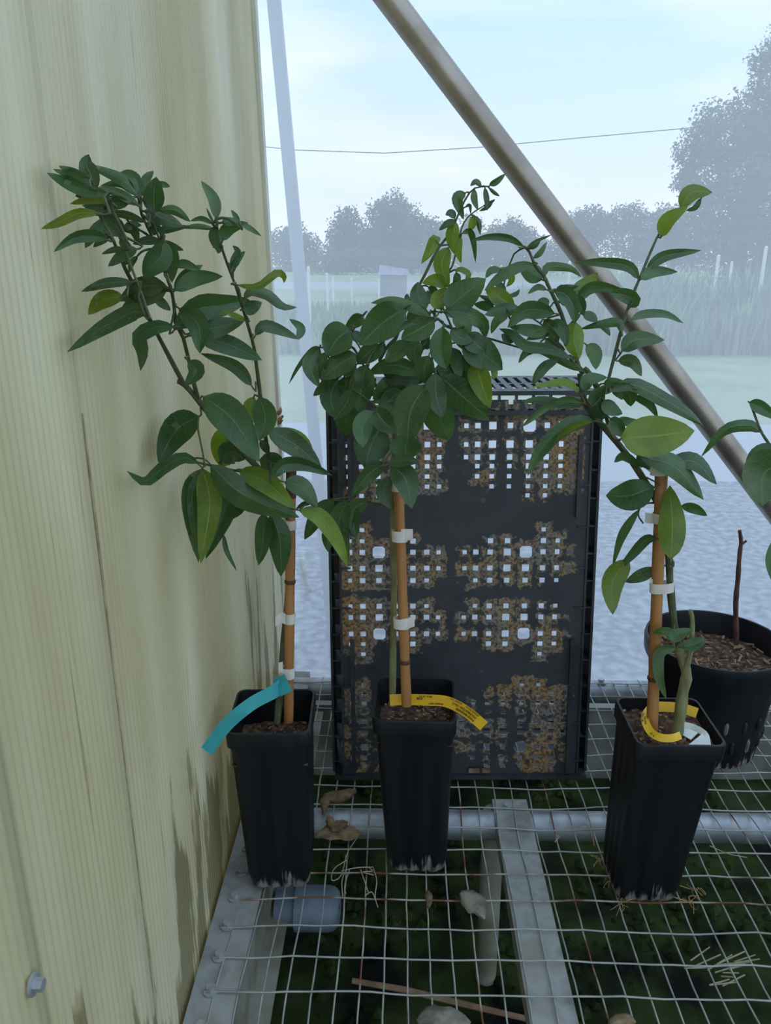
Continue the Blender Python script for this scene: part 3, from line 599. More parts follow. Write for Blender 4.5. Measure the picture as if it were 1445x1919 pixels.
def near(u, v):
    a, b = int(u // .03), int(v // .03)
    for i in (-1, 0, 1):
        for j in (-1, 0, 1):
            for h in grid.get((a + i, b + j), ()): yield h
def inhole(u, v):
    for hu, hv, s in near(u, v):
        if abs(u - hu) < s and abs(v - hv) < s: return (hu, hv, s)
mb = MB(); nu, nv = len(us), len(vs_); stain = []
for v in vs_:
    for u in us:
        dmin = 9
        for hu, hv, s in near(u, v):
            dmin = min(dmin, max(abs(u - hu), abs(v - hv)) - s)
        w = noise.noise(Vector((u * 9, v * 9, 1))) * .5 + noise.noise(Vector((u * 22, v * 22, 8))) * .35
        a = max(0.0, 1 - dmin / .018) if dmin < 1 else 0
        stain.append(min(1.0, a * (0.74 + 1.35 * w)))
        mb.v.append(cp(u, v, 0))
def snap(x): return x
for j in range(nv - 1):
    for i in range(nu - 1):
        uc, vc = (us[i] + us[i + 1]) / 2, (vs_[j] + vs_[j + 1]) / 2
        h = inhole(uc, vc); q = (j * nu + i, j * nu + i + 1, (j + 1) * nu + i + 1, (j + 1) * nu + i)
        if h is None: mb.f.append(q); mb.mi.append(0); continue
        hu, hv, s = h; r = s * .35
        if abs(uc - hu) > s - r and abs(vc - hv) > s - r and (us[i + 1] - us[i]) > r * .8 and (vs_[j + 1] - vs_[j]) > r * .8:
            su, sv = uc > hu, vc > hv      # keep the outer corner triangle: rounded hole corners
            mb.f.append({(True, True): (q[1], q[2], q[3]), (False, True): (q[0], q[2], q[3]), (True, False): (q[0], q[1], q[2]), (False, False): (q[0], q[1], q[3])}[(su, sv)]); mb.mi.append(0)
o = mb.build('base_panel', 'crate_panel', crate, smooth=False)
at = o.data.attributes.new('stain', 'FLOAT', 'POINT'); at.data.foreach_set('value', stain)
sd = o.modifiers.new('thick', 'SOLIDIFY'); sd.thickness = .0025; sd.offset = -1
DP = 0.165; FL = 0.016; HW = CWd / 2
def cbox(name, u0, u1, v0, v1, n0, n1, m='crate_plastic', par=None):
    mb = MB(); mb.hexa([cp(u0, v0, n0), cp(u1, v0, n0), cp(u1, v0, n1), cp(u0, v0, n1), cp(u0, v1, n0), cp(u1, v1, n0), cp(u1, v1, n1), cp(u0, v1, n1)])
    return mb.build(name, m, par or crate, smooth=False)
for sgn in (-1, 1):
    f = lambda a, b: (min(sgn * a, sgn * b), max(sgn * a, sgn * b))
    a, b = f(HW - .0035, HW); fl = cbox('side_flange', a, b, .004, CH - .004, -.060, -.012)
    a, b = f(Pw - .003, Pw); cbox('side_wall', a, b, .003, CH - .012, -DP, .002)
    for i in range(14):
        v = .02 + (CH - .05) * i / 13; a, b = f(Pw - .001, HW - .001); cbox('rib', a, b, v - .0012, v + .0012, -.055, -.014, par=None)
    for v0, v1 in ((.01, .22), (.40, CH - .06)):
        a, b = f(Pw - .020, Pw - .014); cbox('ridge', a, b, v0, v1, -.001, .006)
    for i in range(9):
        v = .03 + (CH - .1) * i / 8; a, b = f(Pw - .016, Pw - .002); cbox('rib', a, b, v - .001, v + .001, -.001, .004)
    a, b = f(Pw, HW + .004); cbox('rim', a, b, -.002, CH, -DP, -DP + .02)
# top edge: two rails with short stubs, then the slotted upper side wall going back
cbox('rail', -HW + .004, HW - .004, CH - .032, CH - .026, -.004, .008)
cbox('rail', -HW + .004, HW - .004, CH - .006, CH, -.010, .000)
for i in range(15):
    u = -Pw + .012 + (2 * Pw - .024) * i / 14; cbox('stub', u - .0015, u + .0015, CH - .034, CH - .004, -.010, -.001)
cbox('inner_lip', -Pw, Pw, CH - .030, CH - .024, -.04, -.006)
def flare(name, u0, u1, n0, n1, t=.004):      # upper side wall rises towards the open rim at the back
    K = .11; vv = lambda n: CH - .001 - K * n
    mb = MB(); mb.hexa([cp(u0, vv(n0) - t, n0), cp(u1, vv(n0) - t, n0), cp(u1, vv(n1) - t, n1), cp(u0, vv(n1) - t, n1), cp(u0, vv(n0), n0), cp(u1, vv(n0), n0), cp(u1, vv(n1), n1), cp(u0, vv(n1), n1)])
    return mb.build(name, 'crate_plastic', crate, smooth=False)
for i in range(24):
    u0 = -HW + .006 + (2 * HW - .012) * i / 24; flare('slat', u0, u0 + .0085, -DP, -.008)
flare('slat_bar', -HW, HW, -DP, -DP + .014); flare('slat_bar', -HW, HW, -DP * .55, -DP * .55 + .010, .005); flare('slat_bar', -HW, HW, -.030, -.006, .005)
flare('rim', -HW - .004, HW + .004, -DP - .006, -DP + .002, .014)
cbox('lower_rail', -HW + .004, HW - .004, .000, .007, -.035, .005)
cbox('lower_wall', -HW, HW, .000, .004, -DP, -.03)
cbox('rim', -HW - .004, HW + .004, .000, .014, -DP - .002, -DP + .006)
mb = MB()
for u0, u1 in ((.012, .028), (.032, .044)): 
    mb.hexa([cp(u0, .012, .0055), cp(u1, .012, .0055), cp(u1, .012, .007), cp(u0, .012, .007), cp(u0, .019, .0055), cp(u1, .019, .0055), cp(u1, .019, .007), cp(u0, .019, .007)])
mb.build('maker_mark', 'dry_leaf', crate, smooth=False)
# ============================================================ POTS
def rsq(h, r, n=5):          # rounded square ring
    P = []
    for cx, cy, a0 in ((h - r, h - r, 0), (-h + r, h - r, 90), (-h + r, -h + r, 180), (h - r, -h + r, 270)):
        for i in range(n): a = R(a0 + 90 * i / (n - 1)); P.append((cx + r * math.cos(a), cy + r * math.sin(a)))
        # mid-side points so grooves can be pressed in
    return P
def ring_pts(h, r, m=40, groove=0.0, gn=5):
    P = []
    per = 4
    for k in range(4):
        for i in range(m // 4 + 10):
            pass
    out = []
    base = rsq(h, r, 5); L = []
    for i in range(len(base)):
        a, b = Vector(base[i]), Vector(base[(i + 1) % len(base)]); d = (b - a).length; q = max(1, int(round(d / (h * .10))))
        if d > h * .5: q = 16
        else: q = 1
        for j in range(q): 
            p = a.lerp(b, j / q)
            if q == 16:
                s = 0.5 - 0.5 * math.cos(2 * math.pi * gn * j / q); nrm = Vector((b.y - a.y, -(b.x - a.x))).normalized(); p = p - nrm * groove * s
            out.append(p)
    return out
def square_pot(parent, base, yaw, hb, ht, hgt, soil_z, lean=(0, 0), soil_m='soil'):
    base = Vector(base); rot = Matrix.Rotation(R(yaw), 3, 'Z')
    def ring(z, h, r, g, n=3):
        c = base + Vector((lean[0] * z / hgt, lean[1] * z / hgt, z)); return [c + rot @ Vector((p.x, p.y, 0)) for p in ring_pts(h, r, groove=g, gn=n)]
    hh = lambda z: hb + (ht - hb) * z / hgt
    lv = [(0.0, hb * .90, .014, .002), (0.004, hb * .96, .014, .003), (0.02, hh(.02), .014, .0034), (0.05, hh(.05), .014, .0028), (hgt * .55, hh(hgt * .55), .013, .0016), (hgt - .040, hh(hgt - .04), .012, .0008), (hgt - .022, hh(hgt - .022), .011, 0),
          (hgt - .020, hh(hgt) + .0022, .010, 0), (hgt - .002, ht + .0026, .010, 0), (hgt, ht + .0018, .010, 0), (hgt, ht - .0006, .010, 0), (hgt - .02, hh(hgt - .02) - .0022, .010, 0), (soil_z - .004, hh(soil_z) - .0022, .010, 0)]
    mb = MB(); rs = [ring(*a) for a in lv]; n = len(rs[0])
    for r_ in rs: mb.v += r_
    for i in range(len(rs) - 1):
        for j in range(n): mb.f.append((i * n + j, i * n + (j + 1) % n, (i + 1) * n + (j + 1) % n, (i + 1) * n + j)); mb.mi.append(0)
    mb.f.append(tuple(reversed(range(n)))); mb.mi.append(0)
    pot = mb.build('pot', 'pot_plastic', parent)
    s = hh(soil_z) - .001; mb = MB(); g = 22; V = []
    for j in range(g + 1):
        for i in range(g + 1):
            x, y = (2 * i / g - 1) * s, (2 * j / g - 1) * s
            V.append(base + Vector((lean[0], lean[1], 0)) * (soil_z / hgt) + rot @ Vector((x, y, 0)) + Vector((0, 0, soil_z + .004 * noise.noise(Vector((x * 60, y * 60, base.x * 10))) + .003 * random.random())))
    mb.add(V, [(j * (g + 1) + i, j * (g + 1) + i + 1, (j + 1) * (g + 1) + i + 1, (j + 1) * (g + 1) + i) for j in range(g) for i in range(g)])
    so = mb.build('soil', 'soil', parent, smooth=False)
    rn = random.Random(int(base.x * 1000)); mb = MB()
    for i in range(90):
        x, y = rn.uniform(-s * .9, s * .9), rn.uniform(-s * .9, s * .9); a = rn.uniform(0, 3.1); l = rn.uniform(.0015, .005)
        c = base + Vector((lean[0], lean[1], 0)) * (soil_z / hgt) + rot @ Vector((x, y, 0)) + Vector((0, 0, soil_z + .004))
        mb.box(c, (l, l * .5, .0016), Matrix.Rotation(a, 3, 'Z') @ Matrix.Rotation(rn.uniform(-.6, .6), 3, 'X'), 0)
    ch = mb.build('bark_chips', 'twig_dry', so, smooth=False); ch['kind'] = 'stuff'
    return pot
PH = 0.228
# ============================================================ PLANT TOOLS
def px_tube(parent, name, pts, zf, r0, r1, m='twig', n=12, sides=8, dz=0.0, wob=0.0006):
    """pts in photo pixels, zf(x,y) gives how far from the camera that stem stands"""
    P3 = [dep(p[0], p[1], (zf(p[0], p[1]) if len(p) < 3 else p[2]) - dz) for p in pts]
    S3 = spline(P3, n); rr = [r0 + (r1 - r0) * i / (n - 1) for i in range(n)]
    rr = [r * (1 + .10 * math.sin(i * 2.1)) for i, r in enumerate(rr)]
    mb = MB(); mb.tube(S3, rr, sides); mb.build(name, m, parent); return S3
def width(t): return (math.sin(math.pi * min(1, t) ** 0.86) ** 0.68) * (1.06 - .12 * t) if 0 < t < 1 else 0.0
def leaf(parent, pts, w, shade, z, twigs, rnd, clampx=None, petiole=True):
    nuL, nvL = 11, 5
    C = spline([Vector((p[0], p[1], 0)) for p in pts], nuL); L = sum((C[i + 1] - C[i]).length for i in range(nuL - 1))
    fold = rnd.uniform(.15, .55) * (-1 if rnd.random() < .25 else 1); tilt = rnd.uniform(-.7, .7); arch = rnd.uniform(-.10, .35); slope = rnd.uniform(-.35, .35)
    wave = rnd.uniform(0, 6.28); mpp = z / FPX; V = []; UV = []
    for i in range(nuL):
        t = i / (nuL - 1); T_ = (C[min(i + 1, nuL - 1)] - C[max(i - 1, 0)]).normalized(); nrm = Vector((-T_.y, T_.x, 0)); h = w * .5 * width(t)
        if i == 0: h = w * .03
        if i == nuL - 1: h = w * .012
        for j in range(nvL):
            s = -1 + 2 * j / (nvL - 1); q = C[i] + nrm * h * s
            d = -(fold * abs(s) * h) + tilt * s * h + slope * L * (t - .3) + arch * L * (t - .0) ** 2 + .06 * w * math.sin(t * 9 + wave) * s * s
            zz = z + d * mpp
            if clampx is not None: zz = min(zz, clampx(q.x))
            V.append(dep(q.x, q.y, zz)); UV.append((j / (nvL - 1), t))
    mb = MB(); mb.add(V, [(i * nvL + j, i * nvL + j + 1, (i + 1) * nvL + j + 1, (i + 1) * nvL + j) for i in range(nuL - 1) for j in range(nvL - 1)])
    b3 = V[nvL // 2]
    if petiole and twigs:
        best = None
        for tw in twigs:
            for p in tw:
                d = (p - b3).length
                if best is None or d < best[0]: best = (d, p)
        if best[0] > .0015:
            d0, p = best; far = (b3 - CAM).normalized(); t2 = (V[nvL + nvL // 2] - b3).normalized()
            sag = min(.012, d0 * .25)
            q = [p, p.lerp(b3, .45) + far * sag * .6 + Vector((0, 0, sag * .5)), b3 - t2 * min(.006, d0 * .25), b3 + t2 * .002]
            mb.tube(spline(q, 7), [.0011, .0010, .00095, .0009, .0009, .0008, .0006], 5, mi=1)
    mb.build('leaf', [SH[shade], 'twig'], parent, uvs=UV)
    return b3
def grow(parent, data, zf, twigs, seed, clampx=None, order=0.0):
    rnd = random.Random(seed); tot = sum(len(d[2]) for d in data); c = 0
    for (ox, oy, sc, LL) in [(d[0], d[1], d[1 + 0] if False else d[3], d[2]) for d in data]:
        for rec in LL:
            pts = [(ox + p[0] / sc, oy + p[1] / sc) for p in rec[0]]; w = rec[1] / sc * (1.28 if sc == 5.16 else 1.10); sh = rec[2]; dz = rec[3] if len(rec) > 3 else 0
            mx_, my_ = sum(p[0] for p in pts) / len(pts), sum(p[1] for p in pts) / len(pts)
            z = zf(mx_, my_) - dz * .01 - rnd.uniform(-.004, .004)
            twigs.append([leaf(parent, pts, w, sh, z, twigs, rnd, clampx, len(rec) < 5)]); c += 1
    return c
def stake(parent, xt, yt, xb, yb, zt, zb, rpx, nodes=()):
    a, b = dep(xb, yb, zb), dep(xt, yt, zt); r = rpx * .5 * (zt + zb) / 2 / FPX
    mb = MB(); n = 14; pts = [a.lerp(b, i / (n - 1)) for i in range(n)]; mb.tube(pts, [r * (1 + .05 * math.sin(i * 1.7)) for i in range(n)], 14)
    st = mb.build('bamboo_stake', 'bamboo', parent)
    for f in nodes:
        mb = MB(); p = a.lerp(b, f); d = (b - a).normalized(); mb.tube([p - d * .0025, p - d * .001, p + d * .001, p + d * .0025], [r * 1.02, r * 1.16, r * 1.16, r * 1.02], 14); mb.build('node_ring', 'bamboo_dark', st)
    return a, b, r
def tie(parent, sa, sb, r, y, hpx, ext, tail, z):
    """plastic tape round stake and stem: band plus a free tail. ext: how far it reaches left/right of the stake axis in px; tail: pixel points"""
    # find axis point with that image row
    lo, hi = 0.0, 1.0
    for _ in range(30):
        m_ = (lo + hi) / 2
        if proj(sa.lerp(sb, m_))[1] > y: lo = m_
        else: hi = m_
    c = sa.lerp(sb, lo); d = (sb - sa).normalized(); hh = hpx * .5 * z / FPX; l, rr = ext[0] * z / FPX, ext[1] * z / FPX
    side = ROT @ Vector((1, 0, 0)); fw = (CAM - c); fw = (fw - d * fw.dot(d)).normalized(); n = 24; V = []
    for k_ in (-1, 1):
        for o_ in (0, .0008):
            for j in range(n):
                a = 2 * math.pi * j / n; ca = math.cos(a); e = (rr if ca > 0 else l)
                V.append(c + d * hh * k_ + side * ca * (e + o_) + fw * math.sin(a) * (r + .0008 + o_))
    F = []
    for j in range(n):
        j2 = (j + 1) % n
        F += [(n + j, n + j2, 3 * n + j2, 3 * n + j), (j2, j, 2 * n + j, 2 * n + j2), (2 * n + j, 3 * n + j, 3 * n + j2, 2 * n + j2), (j, j2, n + j2, n + j)]
    mb = MB(); mb.add(V, F)
    if tail:
        P = [dep(x, yy, z - .006) for x, yy in tail]; u = fw * .0006
        for a, b in zip(P[:-1], P[1:]):
            mb.hexa([a - d * hh - u, b - d * hh - u, b - d * hh + u, a - d * hh + u, a + d * hh - u, b + d * hh - u, b + d * hh + u, a + d * hh + u])
    mb.build('tie', 'tape', parent)
def ribbon(parent, name, pts, w, zs, m, thick=.0005, n=26, tiltz=0.0):
    """pts: photo pixels of the centre line, zs: distance at each point; w: width in pixels"""
    C = spline([Vector((p[0], p[1], z * 1000)) for p, z in zip(pts, zs)], n); out = []; mb = MB(); V = []
    def pt(s, t, off=0.0):
        k_ = max(0, min(n - 1.0001, s * (n - 1))); i = int(k_); f = k_ - i; c = C[i].lerp(C[min(i + 1, n - 1)], f)
        a, b = C[max(i - 1, 0)], C[min(i + 2, n - 1)]; T_ = Vector((b.x - a.x, b.y - a.y, 0)).normalized(); q = Vector((c.x - T_.y * t * w, c.y + T_.x * t * w))
        return dep(q.x, q.y, c.z / 1000 + tiltz * t - off)
    for i in range(n):
        s = i / (n - 1)
        V += [pt(s, -.5), pt(s, .5), pt(s, .5, thick), pt(s, -.5, thick)]
    F = []
    for i in range(n - 1):
        for j in range(4): F.append((i * 4 + j, i * 4 + (j + 1) % 4, (i + 1) * 4 + (j + 1) % 4, (i + 1) * 4 + j))
    F += [(3, 2, 1, 0), tuple((n - 1) * 4 + j for j in range(4))]
    mb.add(V, F); o = mb.build(name, m, parent, smooth=False)
    Lpx = sum(((C[i + 1] - C[i]).xy).length for i in range(n - 1))
    return o, pt, Lpx
def lettering(parent, text, pt, Lpx, w, s0, t0, size, flip=True):
    """lay flat text (size in px) on a ribbon, starting at length s0 (px) and offset t0 (px); flip: upside down"""
    cu = bpy.data.curves.new('t', 'FONT'); cu.body = text; cu.size = size; cu.resolution_u = 2; cu.offset = size * .022
    ob = bpy.data.objects.new('t', cu); COL.objects.link(ob); dg = bpy.context.evaluated_depsgraph_get()
    me = ob.evaluated_get(dg).to_mesh(); vsx = [v.co.copy() for v in me.vertices]; fs = [tuple(p.vertices) for p in me.polygons]
    ob.evaluated_get(dg).to_mesh_clear(); bpy.data.objects.remove(ob); bpy.data.curves.remove(cu)
    mb = MB(); V = []
    for v in vsx:
        if flip: s, t = s0 - v.x, t0 + v.y
        else: s, t = s0 + v.x, t0 - v.y
        V.append(pt(s / Lpx, t / w, .0011))
    mb.add(V, fs); mb.build('lettering', 'ink', parent, smooth=False)
# ============================================================ LEFT TREE
def potbase(x, y, hb): p = atZ(x, y, BZ + .001); return Vector((p.x, p.y + hb, BZ + .0015))
bL = potbase(522, 1668, .038)
PL = empty('potted_citrus', bL, 'potted citrus leaning on the sheet wall, teal tag round its stake', 'potted plant', 'young staked citrus trees in black pots')
square_pot(PL, bL, 2, .0385, .0465, PH, PH - .046, lean=(-.004, .004))
def zL(x, y):
    t = max(0.0, min(1.0, (1340 - y) / 990.0)); return .905 - .375 * t ** 1.15
def cxL(x):
    return 9 if x > 700 else max(.30, (-WX - .010) * 1.0 * FPX / (750 - x) * .985)
def zLc(x, y): return min(zL(x, y), cxL(x) - .012)
A_ = (70, 280, 5.16); B_ = (60, 270, 2.5804); C_ = (220, 640, 2.89)
def cv(c, pts): return [(c[0] + p[0] / c[2], c[1] + p[1] / c[2]) for p in pts]
twL = []
twL.append(px_tube(PL, 'stem', [(519, 1356, .915), (526, 1290, .92), (531, 1215, .917), (540, 1110, .905), (543, 1000, .88), (530, 930, .82), (500, 890, .765)], zLc, .0042, .0034, 'twig'))
twL.append(px_tube(PL, 'branch', cv(C_, [(820, 735), (770, 690), (700, 620), (560, 470), (440, 320), (360, 230), (325, 215)]), zLc, .0034, .0024, 'twig'))
twL.append(px_tube(PL, 'branch', cv(C_, [(360, 232), (240, 5)]) + cv(B_, [(560, 830), (500, 700), (440, 580), (390, 460), (350, 430)]), zLc, .0022, .0010))
twL.append(px_tube(PL, 'branch', cv(C_, [(440, 320), (400, 170)]) + cv(B_, [(740, 960), (690, 850), (685, 740), (650, 640), (600, 480), (540, 370), (515, 265)]), zLc, .0020, .0009))
twL.append(px_tube(PL, 'branch', cv(C_, [(840, 780), (815, 600), (790, 430), (775, 300), (745, 60)]) + cv(B_, [(1060, 930), (1010, 760), (960, 620), (915, 500), (890, 370)]), zLc, .0022, .0008))
twL.append(px_tube(PL, 'branch', cv(B_, [(640, 520), (560, 440), (480, 390), (440, 330)]), zLc, .0011, .0008))
twL.append(px_tube(PL, 'branch', cv(C_, [(770, 700), (640, 700), (480, 665), (440, 655), (350, 625)]), zLc, .0016, .0009))
leafL = [
 (70, 280, [([(690, 430), (480, 400), (280, 320), (92, 226)], 105, 'd', 1), ([(520, 370), (330, 260), (150, 190)], 60, 'm', 0), ([(490, 270), (340, 215), (205, 160)], 60, 'm', -.5),
  ([(560, 400), (520, 260), (470, 140), (497, 48)], 135, 'm', .5), ([(968, 455), (860, 320), (700, 235), (432, 132)], 90, 'd', 1), ([(950, 440), (820, 330), (610, 350)], 70, 'd', 0),
  ([(988, 440), (960, 300), (880, 235), (775, 242)], 80, 'd', 0), ([(990, 445), (1050, 290), (1125, 208)], 75, 'd', 0), ([(1130, 615), (1125, 450), (1150, 265)], 165, 'm', 1),
  ([(1150, 330), (1220, 340), (1283, 362)], 50, 'g', -2), ([(640, 450), (500, 410), (368, 455)], 115, 'g', 1.5), ([(695, 495), (530, 480), (315, 526)], 75, 'l', 2), ([(720, 560), (600, 570), (430, 540)], 70, 'd', .5),
  ([(890, 520), (700, 520), (520, 605)], 115, 'g', 2.5), ([(600, 620), (400, 620), (200, 710), (35, 768)], 85, 'l', 2), ([(1050, 705), (820, 625), (560, 640)], 62, 'd', 2.5), ([(985, 545), (800, 430), (600, 358)], 75, 'm', 2),
  ([(825, 840), (740, 720), (590, 640)], 120, 'd', 1.5), ([(805, 845), (650, 740), (540, 830), (462, 955)], 115, 'g', 3), ([(700, 845), (620, 880), (540, 945)], 65, 'm', 2), ([(680, 870), (540, 835), (350, 860), (155, 992)], 100, 'm', 2.5),
  ([(620, 720), (500, 775)], 50, 'd', 1), ([(840, 965), (740, 970), (620, 1012)], 50, 'd', 2), ([(965, 960), (830, 1020), (683, 1132)], 100, 'd', 2.5), ([(970, 1030), (910, 1100), (890, 1195)], 50, 'd', 1),
  ([(830, 775), (930, 780), (975, 920)], 75, 'd', 1), ([(835, 775), (910, 730), (1010, 735)], 65, 'g', 0), ([(1080, 690), (1130, 740), (1130, 835)], 100, 'd', .5), ([(1040, 600), (1200, 660), (1410, 745)], 115, 'm', 1.5),
  ([(1175, 590), (1330, 590), (1480, 700)], 75, 'd', 1), ([(1195, 840), (1220, 780), (1320, 760), (1480, 742)], 70, 'm', .8), ([(1222, 880), (1190, 1030), (1110, 1130), (1030, 1250)], 200, 'm', 4), ([(1235, 900), (1300, 1050), (1300, 1290)], 115, 'd', 3.5),
  ([(1190, 890), (1060, 880), (920, 915)], 70, 'd', 2), ([(1215, 885), (1310, 935), (1415, 976)], 52, 'd', 1), ([(800, 860), (850, 920), (920, 960)], 70, 'm', 1), ([(870, 1000), (860, 1080), (850, 1120)], 50, 'd', .5)], 5.16),
 (60, 270, [([(893, 362), (880, 270), (818, 178)], 52, 'm', 0), ([(878, 380), (860, 345), (843, 308)], 12, 'd', 0), ([(875, 385), (820, 360), (765, 372)], 24, 'd', 0), ([(880, 410), (800, 398), (720, 406)], 26, 'd', 0),
  ([(890, 395), (880, 450), (905, 525)], 48, 'm', 1), ([(918, 468), (950, 410), (1045, 380)], 62, 'm', 1), ([(915, 380), (960, 375), (1010, 385)], 40, 'm', .5), ([(1005, 388), (985, 350), (963, 318)], 24, 'd', 1), ([(1010, 385), (1050, 405), (1110, 446)], 26, 'd', 1),
  ([(972, 625), (975, 570), (995, 520), (970, 490)], 36, 'm', .5), ([(965, 610), (990, 560), (1030, 518)], 38, 'g', 1), ([(885, 500), (905, 500), (900, 530)], 40, 'g', .5),
  ([(985, 680), (1090, 690), (1180, 625), (1218, 640), (1218, 672)], 36, 'l', 1), ([(1025, 750), (1060, 712), (1140, 730), (1210, 785), (1282, 790)], 48, 'm', 1), ([(1080, 925), (1120, 880), (1200, 900), (1295, 945)], 55, 'm', 1), ([(1285, 945), (1300, 890), (1245, 846)], 40, 'd', 1.1, 0),
  ([(1035, 852), (980, 830), (915, 795)], 28, 'l', 1), ([(1020, 800), (1060, 790), (1112, 765)], 66, 'd', .3),
  ([(690, 895), (800, 800), (920, 780), (1052, 752)], 118, 'd', 1), ([(760, 915), (880, 890), (1028, 855)], 95, 'd', 2), ([(790, 930), (960, 975), (1112, 1045)], 88, 'm', 1.5), ([(712, 795), (800, 870), (812, 1012)], 98, 'm', 3),
  ([(1062, 1168), (980, 1075), (815, 1012)], 58, 'm', 1), ([(545, 828), (490, 812), (340, 890), (170, 1006)], 82, 'm', 1), ([(690, 885), (600, 885), (520, 930), (535, 1010), (525, 1096)], 72, 'd', 3),
  ([(485, 668), (360, 672), (238, 713)], 48, 'd', 1), ([(440, 735), (340, 755), (272, 825)], 80, 'l', .5), ([(640, 690), (540, 690), (418, 760)], 92, 'd', 3), ([(650, 710), (540, 740), (428, 805)], 85, 'd', 2), ([(660, 710), (570, 670), (480, 660)], 60, 'd', 2.5),
  ([(688, 700), (750, 630), (825, 585)], 52, 'm', 1), ([(690, 590), (740, 580), (820, 615)], 42, 'm', .5), ([(690, 708), (790, 650), (922, 640)], 74, 'd', 2), ([(585, 730), (630, 770), (670, 805)], 42, 'd', 1)], 2.5804),
 (220, 640, [([(385, 105), (430, 160), (366, 238)], 82, 'm', 3), ([(660, 480), (600, 570), (560, 680)], 185, 'l', -2), ([(465, 300), (620, 420), (768, 650)], 175, 'm', 2), ([(770, 300), (800, 420), (765, 535)], 118, 'g', 2.5), ([(740, 300), (715, 370), (740, 440)], 70, 'l', 1), ([(440, 405), (320, 480), (222, 655)], 155, 'm', 1),
  ([(440, 660), (350, 630), (240, 690), (150, 760), (52, 702)], 66, 'g', 1), ([(560, 650), (620, 600), (690, 640)], 120, 'd', -1), ([(570, 760), (600, 870), (480, 1175)], 115, 'd', 1), ([(460, 690), (405, 850), (440, 1195)], 110, 'm', 1.5), ([(462, 690), (500, 880), (452, 1200)], 125, 'l', 3), ([(600, 830), (650, 880), (605, 965)], 95, 'm', 0), ([(575, 1045), (590, 1130), (646, 1242)], 26, 'm', 0),
  ([(660, 700), (800, 760), (965, 905)], 110, 'l', 3), ([(505, 668), (680, 830), (985, 952)], 140, 'd', 4.5), ([(790, 930), (790, 1060), (765, 1212)], 85, 'm', 2), ([(835, 930), (880, 1080), (886, 1272)], 118, 'd', 2.5), ([(815, 480), (960, 560), (1105, 682)], 112, 'm', 1), ([(860, 475), (990, 540), (1060, 650)], 80, 'l', .5),
  ([(845, 738), (900, 672), (1010, 668), (1168, 726)], 74, 'm', 3), ([(770, 640), (850, 660), (905, 680)], 105, 'd', .5), ([(905, 760), (1000, 790), (1085, 902)], 96, 'm', 2), ([(985, 915), (1090, 945), (1180, 1060), (1252, 1225)], 86, 'l', 3), ([(775, 535), (800, 570), (818, 610)], 45, 'd', 1), ([(470, 352), (530, 395), (590, 450)], 55, 'd', .5), ([(1060, 870), (1010, 880), (965, 910)], 26, 'd', .5)], 2.89)]
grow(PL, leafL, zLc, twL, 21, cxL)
sa, sb, sr = stake(PL, 546, 858, 541, 1352, .846, .915, 18.5, (.55, .42))
mb = MB(); mb.tube([sb - (sb - sa).normalized() * .045, sb], sr * 1.06, 14); mb.build('stake_top', 'bamboo_dark', PL)
tie(PL, sa, sb, sr, 983, 18, (11, 9), None, .86); tie(PL, sa, sb, sr, 1158, 20, (11, 9), [(535, 1160), (526, 1157), (516, 1165)], .88); tie(PL, sa, sb, sr, 1260, 21, (19, 9), [(530, 1250), (522, 1252)], .9)
tg, pt, Lp = ribbon(PL, 'teal_tag', [(530, 1283), (512, 1297), (470, 1320), (425, 1358), (387, 1408)], 25, [.880, .868, .845, .835, .83], 'teal_tag')
ribbon(tg, 'tag_fold', [(522, 1268), (530, 1285), (537, 1300)], 24, [.884, .874, .870], 'teal_tag', n=8)
# ============================================================ MIDDLE TREE
bM = potbase(783, 1636, .036)
PM = empty('potted_citrus', bM, 'potted citrus in front of the crate, long yellow tag drooping over its rim', 'potted plant', 'young staked citrus trees in black pots')
square_pot(PM, bM, -2, .0375, .0475, PH, PH - .036, lean=(-.006, .004))
def zM(x, y):
    t = max(0.0, min(1.0, (1310 - y) / 600.0)); return .925 - .105 * t
D_ = (540, 560, 3.141); E_ = (520, 310, 3.0104); F_ = (700, 490, 5.558)
twM = []
twM.append(px_tube(PM, 'stem', [(735, 1322), (737, 1200), (738, 1080), (736, 960), (738, 880), (742, 800), (740, 740), (730, 690)], zM, .0040, .0030, 'bark'))
twM.append(px_tube(PM, 'branch', [(735, 720), (712, 672), (744, 630), (758, 585)] + cv(E_, [(815, 650), (900, 480), (980, 370), (1050, 210), (1110, 130), (1195, 118)]), zM, .0024, .0007, n=20))
twM.append(px_tube(PM, 'branch', cv(E_, [(930, 640), (990, 560), (1030, 385), (1060, 310), (1110, 262), (1165, 228)]), zM, .0012, .0006))
twM.append(px_tube(PM, 'branch', [(740, 730), (790, 660), (814, 598), (846, 617), (919, 635), (985, 655)], zM, .0022, .0010))
twM.append(px_tube(PM, 'branch', [(814, 600), (820, 560), (850, 620)], zM, .0014, .0010))
twM.append(px_tube(PM, 'branch', [(738, 770), (690, 700), (660, 650), (620, 640)], zM, .0018, .0010, dz=-.02))
twM.append(px_tube(PM, 'branch', [(738, 950), (715, 945), (690, 941), (620, 938)], zM, .0013, .0008))
twM.append(px_tube(PM, 'branch', [(740, 800), (770, 730), (800, 712)], zM, .0016, .0010))
